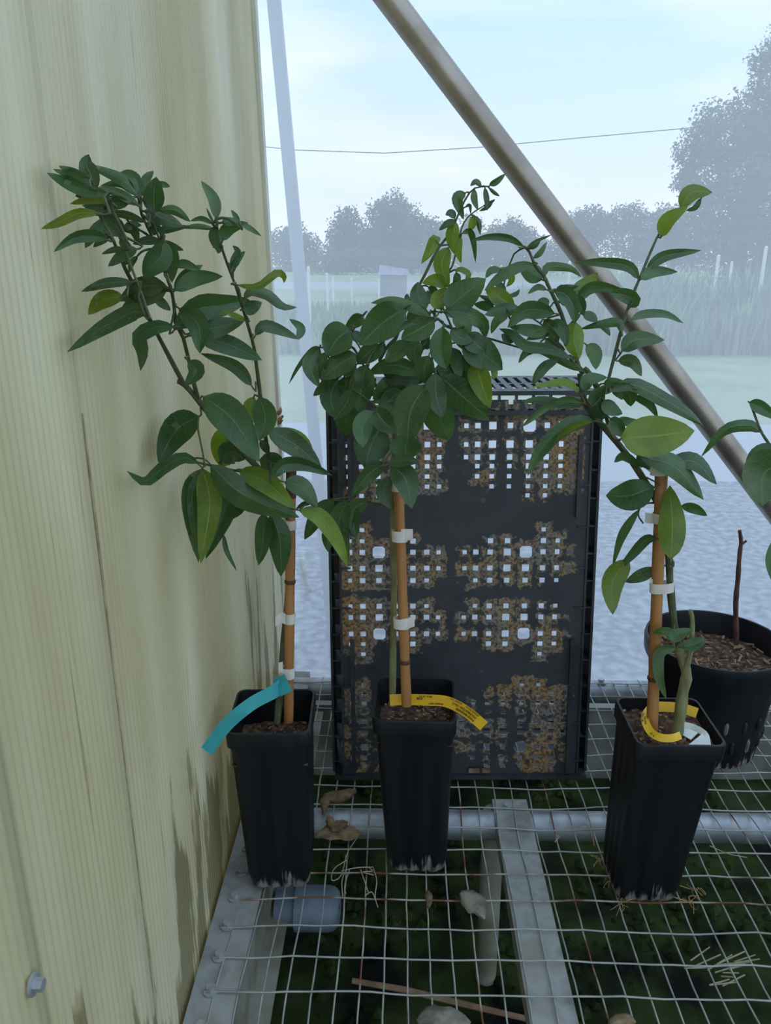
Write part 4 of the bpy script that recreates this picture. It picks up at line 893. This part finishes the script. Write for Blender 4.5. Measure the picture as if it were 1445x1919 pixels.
leafM = [
 (540, 560, [([(390, 600), (340, 700), (345, 810)], 125, 'd', -2), ([(190, 285), (140, 300), (60, 400), (4, 502)], 26, 'd', 0), ([(185, 285), (130, 390), (180, 520)], 90, 'd', 1), ([(225, 310), (190, 400), (205, 490)], 60, 'd', 1.5), ([(440, 95), (400, 130), (335, 172)], 75, 'm', -1), ([(380, 190), (410, 230), (420, 260)], 60, 'd', -1),
  ([(275, 475), (220, 510), (148, 572)], 66, 'd', 1), ([(290, 470), (250, 580), (285, 705)], 120, 'd', .5), ([(330, 460), (340, 510), (310, 560)], 110, 'd', .3), ([(375, 530), (340, 620), (268, 714)], 85, 'm', 3), ([(365, 180), (290, 235), (228, 338)], 178, 'm', 2), ([(405, 330), (300, 385), (192, 474)], 128, 'm', 2.5), ([(400, 390), (350, 430), (330, 455)], 80, 'd', 1),
  ([(470, 400), (430, 530), (424, 675)], 138, 'm', 2), ([(460, 390), (440, 460), (445, 535)], 92, 'd', 3.5), ([(540, 270), (470, 320), (405, 385)], 98, 'd', 3), ([(560, 270), (510, 320), (470, 380)], 70, 'd', 1), ([(780, 440), (620, 390), (472, 437)], 98, 'd', 2), ([(760, 455), (600, 500), (498, 592)], 100, 'd', 1), ([(720, 540), (600, 560), (498, 612)], 90, 'd', 2), ([(780, 480), (680, 480), (560, 470)], 90, 'd', .5),
  ([(545, 755), (490, 860), (452, 995)], 200, 'd', 1), ([(505, 662), (440, 750), (440, 876)], 115, 'm', 4), ([(505, 635), (560, 720), (636, 788)], 112, 'm', 3), ([(680, 545), (600, 600), (630, 700)], 105, 'd', 2.5), ([(695, 800), (690, 880), (690, 955)], 172, 'd', 2), ([(850, 600), (890, 700), (948, 835)], 172, 'm', 2),
  ([(895, 455), (1020, 570), (1188, 715)], 165, 'd', 3), ([(868, 440), (870, 570), (912, 702)], 118, 'm', 5), ([(806, 510), (720, 660), (700, 855)], 192, 'm', 6), ([(690, 55), (560, 140), (418, 272)], 195, 'm', 4), ([(840, 112), (720, 45), (600, 12), (488, 25)], 60, 'm', 5),
  ([(830, 335), (800, 420), (812, 502)], 108, 'd', 5), ([(910, 165), (900, 300), (932, 413)], 122, 'd', 6), ([(862, 125), (770, 180), (665, 235)], 125, 'd', 5), ([(862, 120), (740, 130), (630, 200)], 45, 'm', 5.6), ([(710, 250), (640, 310), (570, 372)], 95, 'm', 3), ([(770, 250), (740, 310), (768, 392)], 96, 'm', 3.5), ([(830, 230), (810, 260), (800, 300)], 60, 'g', 0),
  ([(585, 975), (680, 950), (772, 960)], 68, 'm', 4), ([(572, 965), (470, 1040), (373, 1165)], 84, 'm', 3), ([(605, 985), (690, 1060), (727, 1235)], 138, 'm', 4.5), ([(600, 1050), (560, 1140), (612, 1238)], 84, 'd', 2),
  ([(1100, 370), (1130, 480), (1188, 645)], 120, 'l', 3), ([(1200, 390), (1215, 440), (1200, 475)], 36, 'l', 2), ([(1030, 250), (1140, 320), (1262, 418)], 172, 'd', 4), ([(960, 290), (990, 370), (1012, 480)], 72, 'm', 3), ([(1020, 330), (1070, 440), (1110, 540)], 80, 'd', 2), ([(860, 420), (960, 430), (1060, 500)], 110, 'd', 1), ([(940, 330), (1000, 420), (1100, 560)], 60, 'd', 2.3),
  ([(270, 1185), (180, 1270), (96, 1418)], 95, 'd', 1), ([(350, 1190), (300, 1320), (352, 1560)], 110, 'd', 2), ([(470, 1190), (385, 1250), (400, 1415)], 90, 'm', 1.5), ([(380, 1210), (350, 1280), (350, 1400)], 80, 'd', 1), ([(320, 1300), (240, 1380), (235, 1490)], 75, 'd', .5)], 3.141),
 (700, 490, [([(780, 262), (650, 195), (508, 228)], 128, 'l', 1), ([(860, 115), (870, 180), (830, 250)], 75, 'd', 1), ([(570, 265), (630, 300), (680, 350)], 70, 'd', 0), ([(640, 420), (590, 380), (560, 300)], 100, 'd', 0), ([(370, 420), (350, 380), (350, 335)], 55, 'd', -1), ([(545, 500), (470, 360), (462, 212)], 172, 'm', 2), ([(570, 560), (450, 540), (342, 605)], 145, 'm', 2.5),
  ([(700, 500), (680, 390), (785, 275)], 160, 'l', 3), ([(765, 510), (920, 360), (1168, 178)], 295, 'm', 4), ([(960, 200), (990, 130), (900, 80), (855, 110)], 60, 'l', 2.5), ([(715, 522), (930, 540), (1130, 640), (1165, 800)], 158, 'm', 5), ([(825, 570), (950, 680), (885, 785)], 150, 'm', 5), ([(815, 690), (900, 790), (1045, 835)], 140, 'd', 4.5), ([(860, 840), (930, 880), (990, 950)], 60, 'g', 0), ([(960, 760), (1060, 850), (1170, 955)], 200, 'd', 4.2), ([(530, 830), (560, 860), (560, 920)], 90, 'g', 0)], 5.558),
 (520, 310, [([(905, 440), (890, 420), (860, 480), (812, 555)], 60, 'l', 0), ([(965, 462), (925, 560), (965, 690)], 86, 'l', 1), ([(1005, 315), (985, 400), (998, 500)], 68, 'l', 1), ([(1035, 400), (1020, 480), (1036, 552)], 38, 'l', .5), ([(1040, 385), (1085, 372), (1108, 440), (1118, 550)], 34, 'm', 0), ([(1062, 155), (1015, 190), (1050, 305)], 60, 'm', .5),
  ([(1000, 300), (980, 268), (948, 280)], 42, 'm', .5), ([(1005, 310), (960, 328), (910, 367)], 38, 'm', 1), ([(1150, 118), (1120, 92), (1088, 116)], 32, 'd', 0), ([(1112, 135), (1110, 190), (1130, 252)], 36, 'm', .5), ([(1170, 125), (1180, 190), (1185, 255)], 30, 'd', 0), ([(1215, 205), (1180, 238), (1138, 258)], 22, 'm', 0), ([(1195, 112), (1235, 92), (1287, 46)], 34, 'm', 0), ([(1192, 125), (1225, 155), (1254, 173)], 20, 'd', 0), ([(1060, 235), (1085, 225), (1090, 275)], 18, 'm', 0), ([(1100, 285), (1100, 330), (1078, 372)], 42, 'l', 0), ([(1110, 285), (1135, 325), (1144, 392)], 30, 'm', 0)], 3.0104)]
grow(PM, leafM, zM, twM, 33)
sa, sb, sr = stake(PM, 745, 860, 762, 1322, .838, .905, 19, (.19,))
tie(PM, sa, sb, sr, 908, 24, (13, 11), None, .845); tie(PM, sa, sb, sr, 1004, 21, (15, 12), [(752, 1002), (760, 1002), (774, 1002)], .858); tie(PM, sa, sb, sr, 1167, 20, (18, 10), [(752, 1170), (766, 1168), (777, 1164)], .882)
tg, pt, Lp = ribbon(PM, 'yellow_tag', [(731, 1312), (760, 1311), (800, 1312), (833, 1314), (858, 1324), (880, 1338), (907, 1361)], 21, [.918, .915, .905, .893, .880, .865, .845], 'yellow_tag')
for s_, t_, sz, tx in ((Lp - 18, 3.2, 6.0, 'PAGE MANDARIN'), (Lp - 18, -3.2, 6.0, 'FOUNDATION: 136-12'), (Lp - 17, -9.0, 4.6, 'SCION: 04-5-21'), (72, -8.0, 4.6, 'PKG 10-21'), (57, -4.8, 6.6, 'DB'), (94, 5.0, 4.2, 'MARKED: MAY'), (132, -9.0, 4.0, 'BUDDED 10-20')):
    lettering(tg, tx, pt, Lp, 21, s_, t_, sz)
# ============================================================ RIGHT TREE
bR = potbase(1212, 1692, .037)
PR = empty('potted_citrus', bR, 'potted citrus beside the crate, white paper curl and yellow tag on its soil', 'potted plant', 'young staked citrus trees in black pots')
square_pot(PR, bR, 0, .0385, .0480, PH, PH - .016, lean=(.014, .004))
def zR(x, y):
    t = max(0.0, min(1.0, (1380 - y) / 700.0)); return .895 - .110 * t
G_ = (880, 440, 6.0208); H_ = (860, 330, 2.89); I_ = (980, 660, 3.9054); J_ = (1100, 860, 5.3308); K_ = (1060, 1080, 2.998)
twR = []
twR.append(px_tube(PR, 'stem', cv(K_, [(622, 900), (640, 800), (660, 650), (680, 560), (665, 490), (638, 430), (628, 380)]), zR, .0068, .0052, 'bark', n=16, sides=10))
twR.append(px_tube(PR, 'stub', cv(K_, [(680, 510), (700, 430), (710, 330), (712, 240), (698, 190)]), zR, .0034, .0024, 'bark', dz=.006))
twR.append(px_tube(PR, 'branch', cv(K_, [(635, 420), (612, 290), (592, 100)]) + [(1255, 1080), (1253, 1030), (1243, 970), (1229, 935), (1198, 885), (1179, 857), (1139, 808), (1113, 780), (1093, 745), (1087, 700)], zR, .0046, .0028, n=22))
twR.append(px_tube(PR, 'branch', cv(G_, [(1290, 1560), (1230, 1480), (1130, 1170), (1020, 850), (900, 600), (840, 470), (740, 350), (680, 200), (635, 150)]), zR, .0026, .0012, n=18))
twR.append(px_tube(PR, 'branch', [(1150, 820), (1140, 795), (1130, 750), (1133, 730)] + cv(H_, [(800, 1140), (870, 870), (920, 700), (960, 600), (1010, 480), (1080, 320), (1165, 200), (1240, 155)]), zR, .0024, .0010, n=22))
twR.append(px_tube(PR, 'branch', cv(G_, [(1230, 1500), (1070, 1330), (900, 1150), (820, 1020), (720, 950)]), zR, .0013, .0008, dz=.004))
twR.append(px_tube(PR, 'branch', [(1113, 780), (1122, 740), (1108, 705), (1095, 690)], zR, .0036, .0026))
twR.append(px_tube(PR, 'branch', cv(J_, [(690, 440), (600, 445), (530, 490), (515, 570), (565, 645)]), zR, .0011, .0008))
twR.append(px_tube(PR, 'branch', cv(J_, [(820, 1080), (860, 1070), (862, 1030), (830, 980)]), zR, .0014, .0012, dz=.012))
leafR = [
 (880, 440, [([(612, 132), (440, 40), (220, 25), (12, 66)], 80, 'd', 0), ([(640, 150), (760, 70), (925, 0)], 38, 'd', 0), ([(650, 150), (730, 120), (797, 68)], 66, 'd', .5), ([(725, 262), (800, 200), (872, 76)], 60, 'd', .5), ([(615, 145), (580, 150), (545, 135)], 28, 'g', .5), ([(820, 505), (700, 430), (560, 360)], 200, 'd', -1), ([(730, 330), (540, 370), (330, 490), (168, 630)], 118, 'g', 1),
  ([(360, 400), (250, 400), (178, 490)], 80, 'd', -1), ([(290, 400), (430, 410), (475, 510), (412, 590)], 80, 'l', -1), ([(870, 620), (770, 590), (655, 668)], 66, 'd', .5), ([(850, 470), (870, 370), (1000, 360), (1150, 385), (1262, 478)], 95, 'g', 1), ([(440, 690), (520, 670), (567, 617)], 50, 'm', -1), ([(410, 640), (340, 570), (270, 545)], 76, 'g', -.5), ([(500, 825), (330, 700), (178, 600)], 190, 'l', 0), ([(390, 815), (240, 740), (100, 680)], 66, 'd', .5), ([(280, 830), (170, 800), (50, 785)], 105, 'd', 0),
  ([(570, 830), (370, 850), (170, 905)], 135, 'm', 1), ([(960, 890), (760, 850), (600, 870), (430, 1050)], 190, 'm', 2), ([(440, 910), (310, 970), (243, 1115)], 95, 'm', 1.5), ([(880, 1100), (680, 1080), (450, 1040)], 140, 'd', .5), ([(890, 1130), (760, 1140), (640, 1185)], 80, 'd', .5), ([(1240, 1535), (1080, 1440), (880, 1340), (700, 1290)], 90, 'd', 1), ([(1160, 1400), (900, 1290), (640, 1260), (480, 1120), (335, 1060)], 120, 'g', 2), ([(890, 800), (830, 770), (745, 825)], 120, 'd', 0), ([(840, 960), (930, 1060), (1005, 1205)], 145, 'd', 1), ([(920, 970), (1040, 1060), (1095, 1250)], 145, 'd', .3), ([(860, 1170), (950, 1250), (1080, 1300)], 130, 'd', 0), ([(500, 1100), (440, 1170), (360, 1120)], 120, 'd', 0),
  ([(960, 640), (1080, 600), (1230, 580)], 74, 'd', 0), ([(1150, 700), (1290, 600), (1445, 430)], 190, 'l', 0), ([(1080, 780), (1210, 700), (1400, 620)], 130, 'd', .4), ([(960, 645), (1060, 660), (1160, 780), (1190, 1010)], 190, 'm', 2), ([(1150, 730), (1240, 770), (1285, 905)], 140, 'g', 1.5), ([(1190, 980), (1170, 1180), (1235, 1405)], 225, 'l', 1), ([(1280, 900), (1350, 930), (1440, 985)], 80, 'g', .3), ([(730, 1320), (640, 1330), (552, 1448)], 76, 'm', 0), ([(1005, 1405), (860, 1480), (770, 1590), (712, 1690)], 110, 'm', 1.5)], 6.0208),
 (860, 330, [([(975, 560), (920, 490), (780, 468), (625, 470)], 58, 'd', 0), ([(640, 655), (740, 600), (905, 622)], 58, 'd', .6), ([(690, 915), (735, 960), (742, 1048)], 78, 'd', 0), ([(1095, 330), (1130, 240), (1240, 165)], 76, 'l', 1), ([(1200, 170), (1260, 90), (1372, 88)], 84, 'l', 1), ([(1312, 120), (1280, 170), (1230, 188)], 28, 'm', .5), ([(1015, 505), (1120, 432), (1312, 402)], 55, 'd', 0), ([(985, 560), (1050, 518), (1185, 518)], 60, 'd', 0), ([(925, 712), (945, 670), (880, 640), (820, 632)], 78, 'd', 1),
  ([(932, 778), (1000, 748), (1120, 748), (1217, 797)], 44, 'd', 0), ([(882, 948), (960, 885), (1114, 888)], 90, 'd', 1), ([(862, 1000), (940, 1005), (990, 1085)], 66, 'd', .5), ([(882, 850), (865, 795), (780, 800), (652, 830)], 48, 'g', .5), ([(740, 785), (790, 820), (820, 866)], 36, 'd', 0), ([(675, 740), (720, 760), (750, 790)], 44, 'g', 0)], 2.89),
 (980, 660, [([(415, 300), (330, 222), (200, 230), (70, 255)], 54, 'l', 2), ([(442, 375), (330, 345), (180, 400), (60, 490), (-5, 545)], 50, 'm', 2), ([(445, 385), (300, 380), (130, 350), (-10, 362)], 66, 'g', 1.5), ([(532, 510), (400, 505), (230, 610), (100, 770), (35, 905)], 100, 'd', 2), ([(520, 505), (380, 540), (220, 650), (125, 800)], 42, 'l', 2.6), ([(455, 285), (480, 200), (620, 185)], 90, 'm', 2), ([(590, 230), (660, 220), (742, 215)], 64, 'd', .5),
  ([(505, 400), (520, 310), (680, 255), (860, 275)], 60, 'm', 2), ([(640, 290), (800, 235), (1000, 330), (1190, 440), (1318, 538)], 105, 'g', 2.5), ([(640, 265), (770, 300), (790, 397)], 120, 'm', 1.5), ([(800, 320), (920, 375), (988, 477)], 62, 'm', 1), ([(590, 350), (640, 410), (728, 452)], 100, 'd', 1.5), ([(530, 340), (550, 420), (605, 485)], 110, 'd', 1), ([(640, 490), (690, 550), (745, 620)], 110, 'g', 2), ([(700, 485), (770, 510), (855, 505)], 62, 'd', 1), ([(740, 645), (800, 700), (870, 770)], 56, 'd', 2), ([(855, 830), (740, 762), (668, 806)], 62, 'd', 1.5),
  ([(850, 735), (880, 790), (930, 860)], 80, 'g', 2), ([(890, 770), (1110, 840), (1322, 1078)], 150, 'm', 4), ([(1050, 820), (1250, 800), (1418, 968)], 120, 'g', 3), ([(715, 630), (980, 612), (1255, 575)], 275, 'l', 5), ([(960, 985), (780, 1050), (608, 1050)], 205, 'd', 2)], 3.9054),
 (1100, 860, [([(838, 1000), (850, 650), (828, 265)], 255, 'l', 4.5), ([(940, 470), (1080, 500), (1202, 568)], 95, 'g', 1), ([(520, 505), (400, 680), (330, 820), (256, 1075)], 86, 'd', 1), ([(690, 798), (590, 810), (450, 960), (300, 1120)], 96, 'd', 1), ([(420, 1010), (260, 1230), (258, 1555)], 210, 'l', 1.5), ([(690, 1100), (540, 1165), (385, 1232)], 120, 'd', 0), ([(860, 1830), (840, 1740), (740, 1720), (650, 1745)], 80, 'm', 3), ([(810, 1790), (900, 1760), (1055, 1700)], 120, 'g', 3.2), ([(940, 1880), (1080, 1850), (1192, 1800)], 125, 'm', 1.5)], 5.3308),
 (1060, 1080, [([(630, 400), (530, 430), (525, 560), (566, 692)], 62, 'm', 2)], 2.998)]
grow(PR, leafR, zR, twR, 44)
sa, sb, sr = stake(PR, 1241, 850, 1222, 1366, .806, .890, 22, (.20,))
tie(PR, sa, sb, sr, 878, 24, (20, 12), [(1232, 876), (1222, 876), (1212, 868)], .812); tie(PR, sa, sb, sr, 970, 19, (13, 10), [(1232, 972), (1222, 972), (1209, 970)], .827); tie(PR, sa, sb, sr, 1100, 19, (13, 30), [(1230, 1098), (1217, 1092)], .848)
Q_ = (1180, 1240, 6.568)
zz = [.905, .900, .893, .886]
tgb, _, _ = ribbon(PR, 'yellow_tag', cv(Q_, [(350, 552), (560, 562), (700, 590), (832, 632)]), 19, [.93, .93, .925, .92], 'yellow_tag')
tgf, pt, Lp = ribbon(tgb, 'tag_loop', cv(Q_, [(352, 540), (240, 590), (190, 700), (250, 850), (370, 930), (520, 940), (632, 905)]), 15, [.93, .905, .885, .868, .858, .858, .868], 'yellow_tag')
lettering(tgf, 'NAVEL', pt, Lp, 15, 38, 2, 4.6, False); lettering(tgf, '04-5-21', pt, Lp, 15, 32, 6.5, 4.6, False); lettering(tgf, 'O 6', pt, Lp, 15, 66, 4, 5.5, False)
pp, _, _ = ribbon(PR, 'paper_curl', cv(Q_, [(640, 770), (800, 815), (930, 900), (965, 1040)]), 12, [proj(atZ(*cv(Q_, [q])[0], BZ + PH - .004))[2] for q in ((640, 770), (800, 815), (930, 900), (965, 1040))], 'paper')
PZ = BZ + PH - .009
V = [atZ(*cv(Q_, [q])[0], PZ + dz) for q, dz in (((668, 1075), 0), ((900, 885), .006), ((938, 1015), .004), ((862, 1085), 0))]
mb = MB(); mb.hexa(V + [v + Vector((0, 0, .0006)) for v in V]); mb.build('paper_fold', 'paper', pp, smooth=False)
V = [atZ(*cv(Q_, [q])[0], PZ + dz) for q, dz in (((640, 900), 0), ((650, 790), .001), ((840, 880), .004), ((755, 965), .001))]
mb = MB(); mb.hexa(V + [v + Vector((0, 0, .0006)) for v in V]); mb.build('paper_fold', 'paper', pp, smooth=False)
# roots poking out under the right pot
mb = MB(); rn = random.Random(4)
for (x, y, sx_) in ((1125, 1610, -1), (1150, 1650, -1), (1165, 1692, -1), (1290, 1690, 1), (1300, 1668, 1)):
    for i in range(7):
        p = atZ(x, y, BZ + .004); q = p + Vector((-sx_ * .018, .006, .002)); e_ = p + Vector((sx_ * rn.uniform(-.006, .014), rn.uniform(-.012, .010), rn.uniform(-.012, .006)))
        m_ = p.lerp(e_, .5) + Vector((rn.uniform(-.004, .004), rn.uniform(-.004, .004), rn.uniform(0, .006))); mb.tube(spline([q, p, m_, e_], 7), .0004, 4)
rt = mb.build('roots', 'root', PR); rt['kind'] = 'stuff'
# ============================================================ ROUND POT WITH DEAD STICK
cR = Vector((.492, 1.083, BZ + .001))
PP = empty('round_pot', cR, 'large round black nursery pot holding one bare brown stick', 'pot')
prof = [(.072, 0), (.080, .004), (.082, .02), (.086, .06), (.093, .125), (.096, .150), (.097, .152), (.1015, .153), (.1035, .158), (.1050, .178), (.1035, .184), (.1000, .184), (.0985, .178), (.094, .150), (.091, .135)]
def fr(r, z, a, i):
    if z < .13 and i < 6: return r - .0035 * max(0, math.cos(a * 12)) ** 3 * (1 - z / .14)
    return r
mb = MB(); mb.lathe(cR, prof, 72, fn=fr); mb.add([cR + Vector((.072 * math.cos(2 * math.pi * j / 24), .072 * math.sin(2 * math.pi * j / 24), .001)) for j in range(24)], [tuple(range(24))])
mb.build('pot', 'pot_plastic', PP)
mb = MB(); g = 28; V = [cR + Vector((0, 0, .146))]; F = []
for i in range(1, 9):
    for j in range(g):
        a = 2 * math.pi * j / g; r = .0945 * i / 8; V.append(cR + Vector((r * math.cos(a), r * math.sin(a), .146 + .006 * noise.noise(Vector((r * 40 * math.cos(a), r * 40 * math.sin(a), 2))) + .003 * random.random())))
F += [(0, 1 + j, 1 + (j + 1) % g) for j in range(g)]
for i in range(7):
    for j in range(g): F.append((1 + i * g + j, 1 + (i + 1) * g + j, 1 + (i + 1) * g + (j + 1) % g, 1 + i * g + (j + 1) % g))
mb.add(V, F); so = mb.build('soil', 'soil', PP, smooth=False)
mb = MB(); rn = random.Random(8)
for i in range(170):
    a, r = rn.uniform(0, 6.28), .088 * rn.random() ** .5; l = rn.uniform(.004, .014)
    mb.box(cR + Vector((r * math.cos(a), r * math.sin(a), .152)), (l, l * .25, .002), Matrix.Rotation(rn.uniform(0, 3.1), 3, 'Z') @ Matrix.Rotation(rn.uniform(-.5, .5), 3, 'Y'))
ch = mb.build('bark_chips', 'twig_dry', so, smooth=False); ch['kind'] = 'stuff'
ST = [(x_, y_, proj(atY(x_, y_, 1.125))[2]) for x_, y_ in ((1380, 1206), (1379, 1130), (1383, 1085), (1386, 1040), (1389, 1015), (1386, 994), (1387, 1020), (1393, 1018), (1399, 1013))]
px_tube(PP, 'stick', ST[:6], None, .0046, .0028, 'dead_wood', n=16)
px_tube(PP, 'stick_fork', ST[6:], None, .0026, .0016, 'dead_wood', n=5)
# slots low on the round pot, pressed through the wall
for k_ in range(16):
    a = R(-150 + k_ * 9.5); 
    for z0, z1 in ((.030, .055), (.068, .090)):
        if (k_ + int(z0 * 100)) % 2: continue
        rr = lambda z: .082 + (.094 - .082) * z / .13
        d = Vector((math.cos(a), math.sin(a), 0)); s_ = Vector((-math.sin(a), math.cos(a), 0)); mb = MB()
        P0, P1 = cR + d * (rr(z0) - .002) + Vector((0, 0, z0)), cR + d * (rr(z1) - .002) + Vector((0, 0, z1))
        mb.tube([P0, P0.lerp(P1, .2), P0.lerp(P1, .8), P1], [.0012, .0034, .0034, .0012], 8); mb.build('slot_rim', 'dry_grey' if k_ % 3 == 0 else 'rim_black', PP)
# ============================================================ TREE AT THE EDGE OF VIEW
bE = Vector((.520, .66, BZ + .0015))
PE = empty('potted_citrus', bE, 'potted citrus whose leafy shoot reaches in front of the steel brace', 'potted plant', 'young staked citrus trees in black pots')
square_pot(PE, bE, 4, .0385, .0475, PH, PH - .02)
U_ = (1180, 730, 2.63)
def zE(x, y): return .84
twE = [px_tube(PE, 'branch', cv(U_, [(598, 75), (650, 210), (700, 290), (790, 480), (850, 700)]), zE, .0012, .0022)]
p0 = dep(*cv(U_, [(850, 700)])[0], .84)
mb = MB(); sp = spline([bE + Vector((0, 0, PH - .03)), bE + Vector((.005, .02, PH + .12)), p0 + Vector((.01, .0, -.06)), p0], 14); mb.tube(sp, [.0045 - .002 * i / 13 for i in range(14)], 8); mb.build('stem', 'twig', PE); twE.append(sp)
leafE = [(1180, 730, [([(645, 210), (590, 178), (470, 200), (352, 332)], 55, 'g', 0), ([(590, 62), (650, 90), (740, 150)], 62, 'm', .5), ([(760, 310), (650, 330), (572, 395)], 110, 'd', 0), ([(770, 360), (660, 420), (655, 575)], 200, 'm', 2), ([(720, 730), (690, 840), (705, 950)], 40, 'd', 0), ([(820, 560), (900, 520), (1000, 600)], 120, 'm', 0), ([(810, 500), (880, 380), (960, 330)], 130, 'm', 0)], 2.63)]
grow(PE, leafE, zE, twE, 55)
mb = MB(); mb.tube([bE + Vector((-.012, -.008, PH - .05)), bE + Vector((-.010, -.004, PH + .1)), bE + Vector((-.006, .0, PH + .30))], .0058, 14); mb.build('bamboo_stake', 'bamboo', PE)
# ============================================================ DEBRIS
def dry(name, pts, w, zpl, m, label, curl=.5, seed=1):
    rn = random.Random(seed); n = 9; C = spline([Vector((p[0], p[1], 0)) for p in pts], n); V = []
    for i in range(n):
        t = i / (n - 1); T_ = (C[min(i + 1, n - 1)] - C[max(i - 1, 0)]).normalized(); nr = Vector((-T_.y, T_.x, 0)); h = w * .5 * (width(t * .96 + .02) * (.8 + .4 * rn.random()))
        for j in range(5):
            s = -1 + .5 * j; q = C[i] + nr * h * s; p = atZ(q.x, q.y, zpl); V.append(p + (CAM - p).normalized() * (.010 * curl * (1 - s * s) + .003 * rn.random()) * (1 if w > 12 else .4))
    mb = MB(); mb.add(V, [(i * 5 + j, i * 5 + j + 1, i * 5 + j + 6, i * 5 + j + 5) for i in range(n - 1) for j in range(4)])
    o = mb.build(name, m); sd = o.modifiers.new('thick', 'SOLIDIFY'); sd.thickness = .0006; tag(o, label, 'dead leaf'); return o
dry('dry_leaf', [(668, 1481), (640, 1492), (612, 1497), (606, 1528)], 24, BZ + .004, 'dry_leaf', 'curled tan dead leaf lying on the mesh between left and middle pots', .8, 2)
dry('dry_leaf', [(590, 1568), (625, 1558), (655, 1562), (678, 1562)], 30, BZ + .003, 'dry_leaf', 'brown crumpled dead leaf flattened on the mesh below the curled tan one', .4, 3)
dry('dry_leaf', [(614, 1528), (624, 1548), (640, 1545), (652, 1540)], 20, BZ + .006, 'dry_leaf', 'small brown leaf scrap hanging off the curled tan leaf', .6, 4)
dry('dry_leaf', [(863, 1672), (880, 1685), (896, 1700), (908, 1722)], 40, BZ + .003, 'dry_grey', 'greyish dead leaf caught in the mesh beside the beam', .5, 5)
dry('dry_leaf', [(801, 1668), (804, 1685), (803, 1703)], 14, BZ + .002, 'dry_leaf', 'tiny brown leaf scrap hanging under the middle pot', .3, 6)
dry('dry_leaf', [(782, 1915), (810, 1906), (845, 1908), (882, 1918)], 46, BZ + .004, 'dry_grey', 'pale ragged dead leaf on the near mesh left of the beam', .5, 7)
dry('dry_leaf', [(1140, 1922), (1165, 1910), (1192, 1916)], 26, BZ + .004, 'dry_leaf', 'orange brown dead leaf on the near edge bar', .6, 8)
mb = MB()
for P in ([(671, 1568), (650, 1600), (640, 1640), (622, 1650), (626, 1628), (650, 1612)], [(650, 1625), (641, 1650), (642, 1680)], [(655, 1630), (646, 1660), (648, 1675)], [(640, 1632), (670, 1626), (700, 1625)], [(676, 1630), (690, 1672)], [(700, 1628), (706, 1650), (703, 1680), (708, 1700)], [(685, 1678), (697, 1672), (705, 1690)], [(690, 1625), (698, 1632), (680, 1634), (700, 1640)]):
    mb.tube(spline([atZ(x, y, BZ + .003 + .002 * (i % 2)) for i, (x, y) in enumerate(P)], 14), .00065, 5)
tag(mb.build('straw_tangle', 'straw'), 'tangle of pale straw and string on the mesh between the pots', 'straw', kind='stuff')
mb = MB(); mb.tube([atZ(660, 1838, .05), atZ(760, 1855, .045), atZ(870, 1882, .03), atZ(990, 1910, .03)], [.004, .0045, .0045, .004], 8)
tag(mb.build('fallen_stick', 'twig_dry'), 'straight tan stick lying on mossy ground under the mesh', 'stick')
mb = MB(); rn = random.Random(9)
for i in range(16):
    x, y = rn.uniform(1270, 1390), rn.uniform(1800, 1850); a = rn.uniform(-.7, .3); l = rn.uniform(25, 60)
    mb.tube([atZ(x, y, .03 + .02 * rn.random()), atZ(x + l * math.cos(a), y + l * math.sin(a), .03 + .02 * rn.random())], .0011, 4)
tag(mb.build('dry_grass', 'straw'), 'loose tuft of dry grass stems on the ground beneath the mesh', 'dry grass', kind='stuff')
for i, P in enumerate(([(1086, 1548), (1098, 1545), (1108, 1560), (1114, 1585)], [(1330, 1585), (1365, 1600), (1400, 1607)], [(1040, 1578), (1046, 1570), (1042, 1562), (1050, 1570)])):
    mb = MB(); mb.tube(spline([atZ(x, y, BZ + .004) for x, y in P], 10), .0006, 5)
    tag(mb.build('root_fibre', 'root' if i == 0 else 'straw'), ('thin orange root fibre bent on the mesh beside the right pot', 'pale dry stem lying on mesh by the cross pipe, far side of the right pot', 'small curled grey fibre on the mesh near the beam')[i], 'fibre')
# moss clumps on the ground below: uncountable
mb = MB(); rn = random.Random(12)
for i in range(2600):
    x, y = rn.uniform(-.15, .95), rn.uniform(.2, 1.44); s = rn.uniform(.004, .013)
    if noise.noise(Vector((x * 6, y * 6, 1))) < -.05: continue
    c = Vector((x, y, .004)); a = rn.uniform(0, 6.28)
    V = [c + Vector((s * math.cos(a + k_ * 1.2566), s * math.sin(a + k_ * 1.2566), 0)) for k_ in range(5)] + [c + Vector((0, 0, s * rn.uniform(.5, 1.1)))]
    mb.add(V, [(k_, (k_ + 1) % 5, 5) for k_ in range(5)])
tag(mb.build('moss_tufts', 'moss', smooth=False), 'clumps of dark green moss covering the ground under the bench', 'moss', kind='stuff')
# torn white plastic outside by the wall edge
dryp = spline([atY(x, y, 1.482) for x, y in ((562, 1044), (566, 1066), (574, 1085), (582, 1108))], 9); mb = MB(); V = []
for i, p in enumerate(dryp):
    h = .009 * (1 - .08 * i) * (1 + .3 * math.sin(i * 2.3)); V += [p + Vector((-h, .004 * math.sin(i), 0)), p + Vector((0, -.006, 0)), p + Vector((h, .003 * math.cos(i), 0))]
mb.add(V, [(i * 3 + j, i * 3 + j + 1, i * 3 + j + 4, i * 3 + j + 3) for i in range(8) for j in range(2)])
o = mb.build('plastic_scrap', 'plastic_scrap'); sd = o.modifiers.new('thick', 'SOLIDIFY'); sd.thickness = .0008
tag(o, 'torn scrap of white plastic hanging outside by the wall edge', 'plastic scrap')
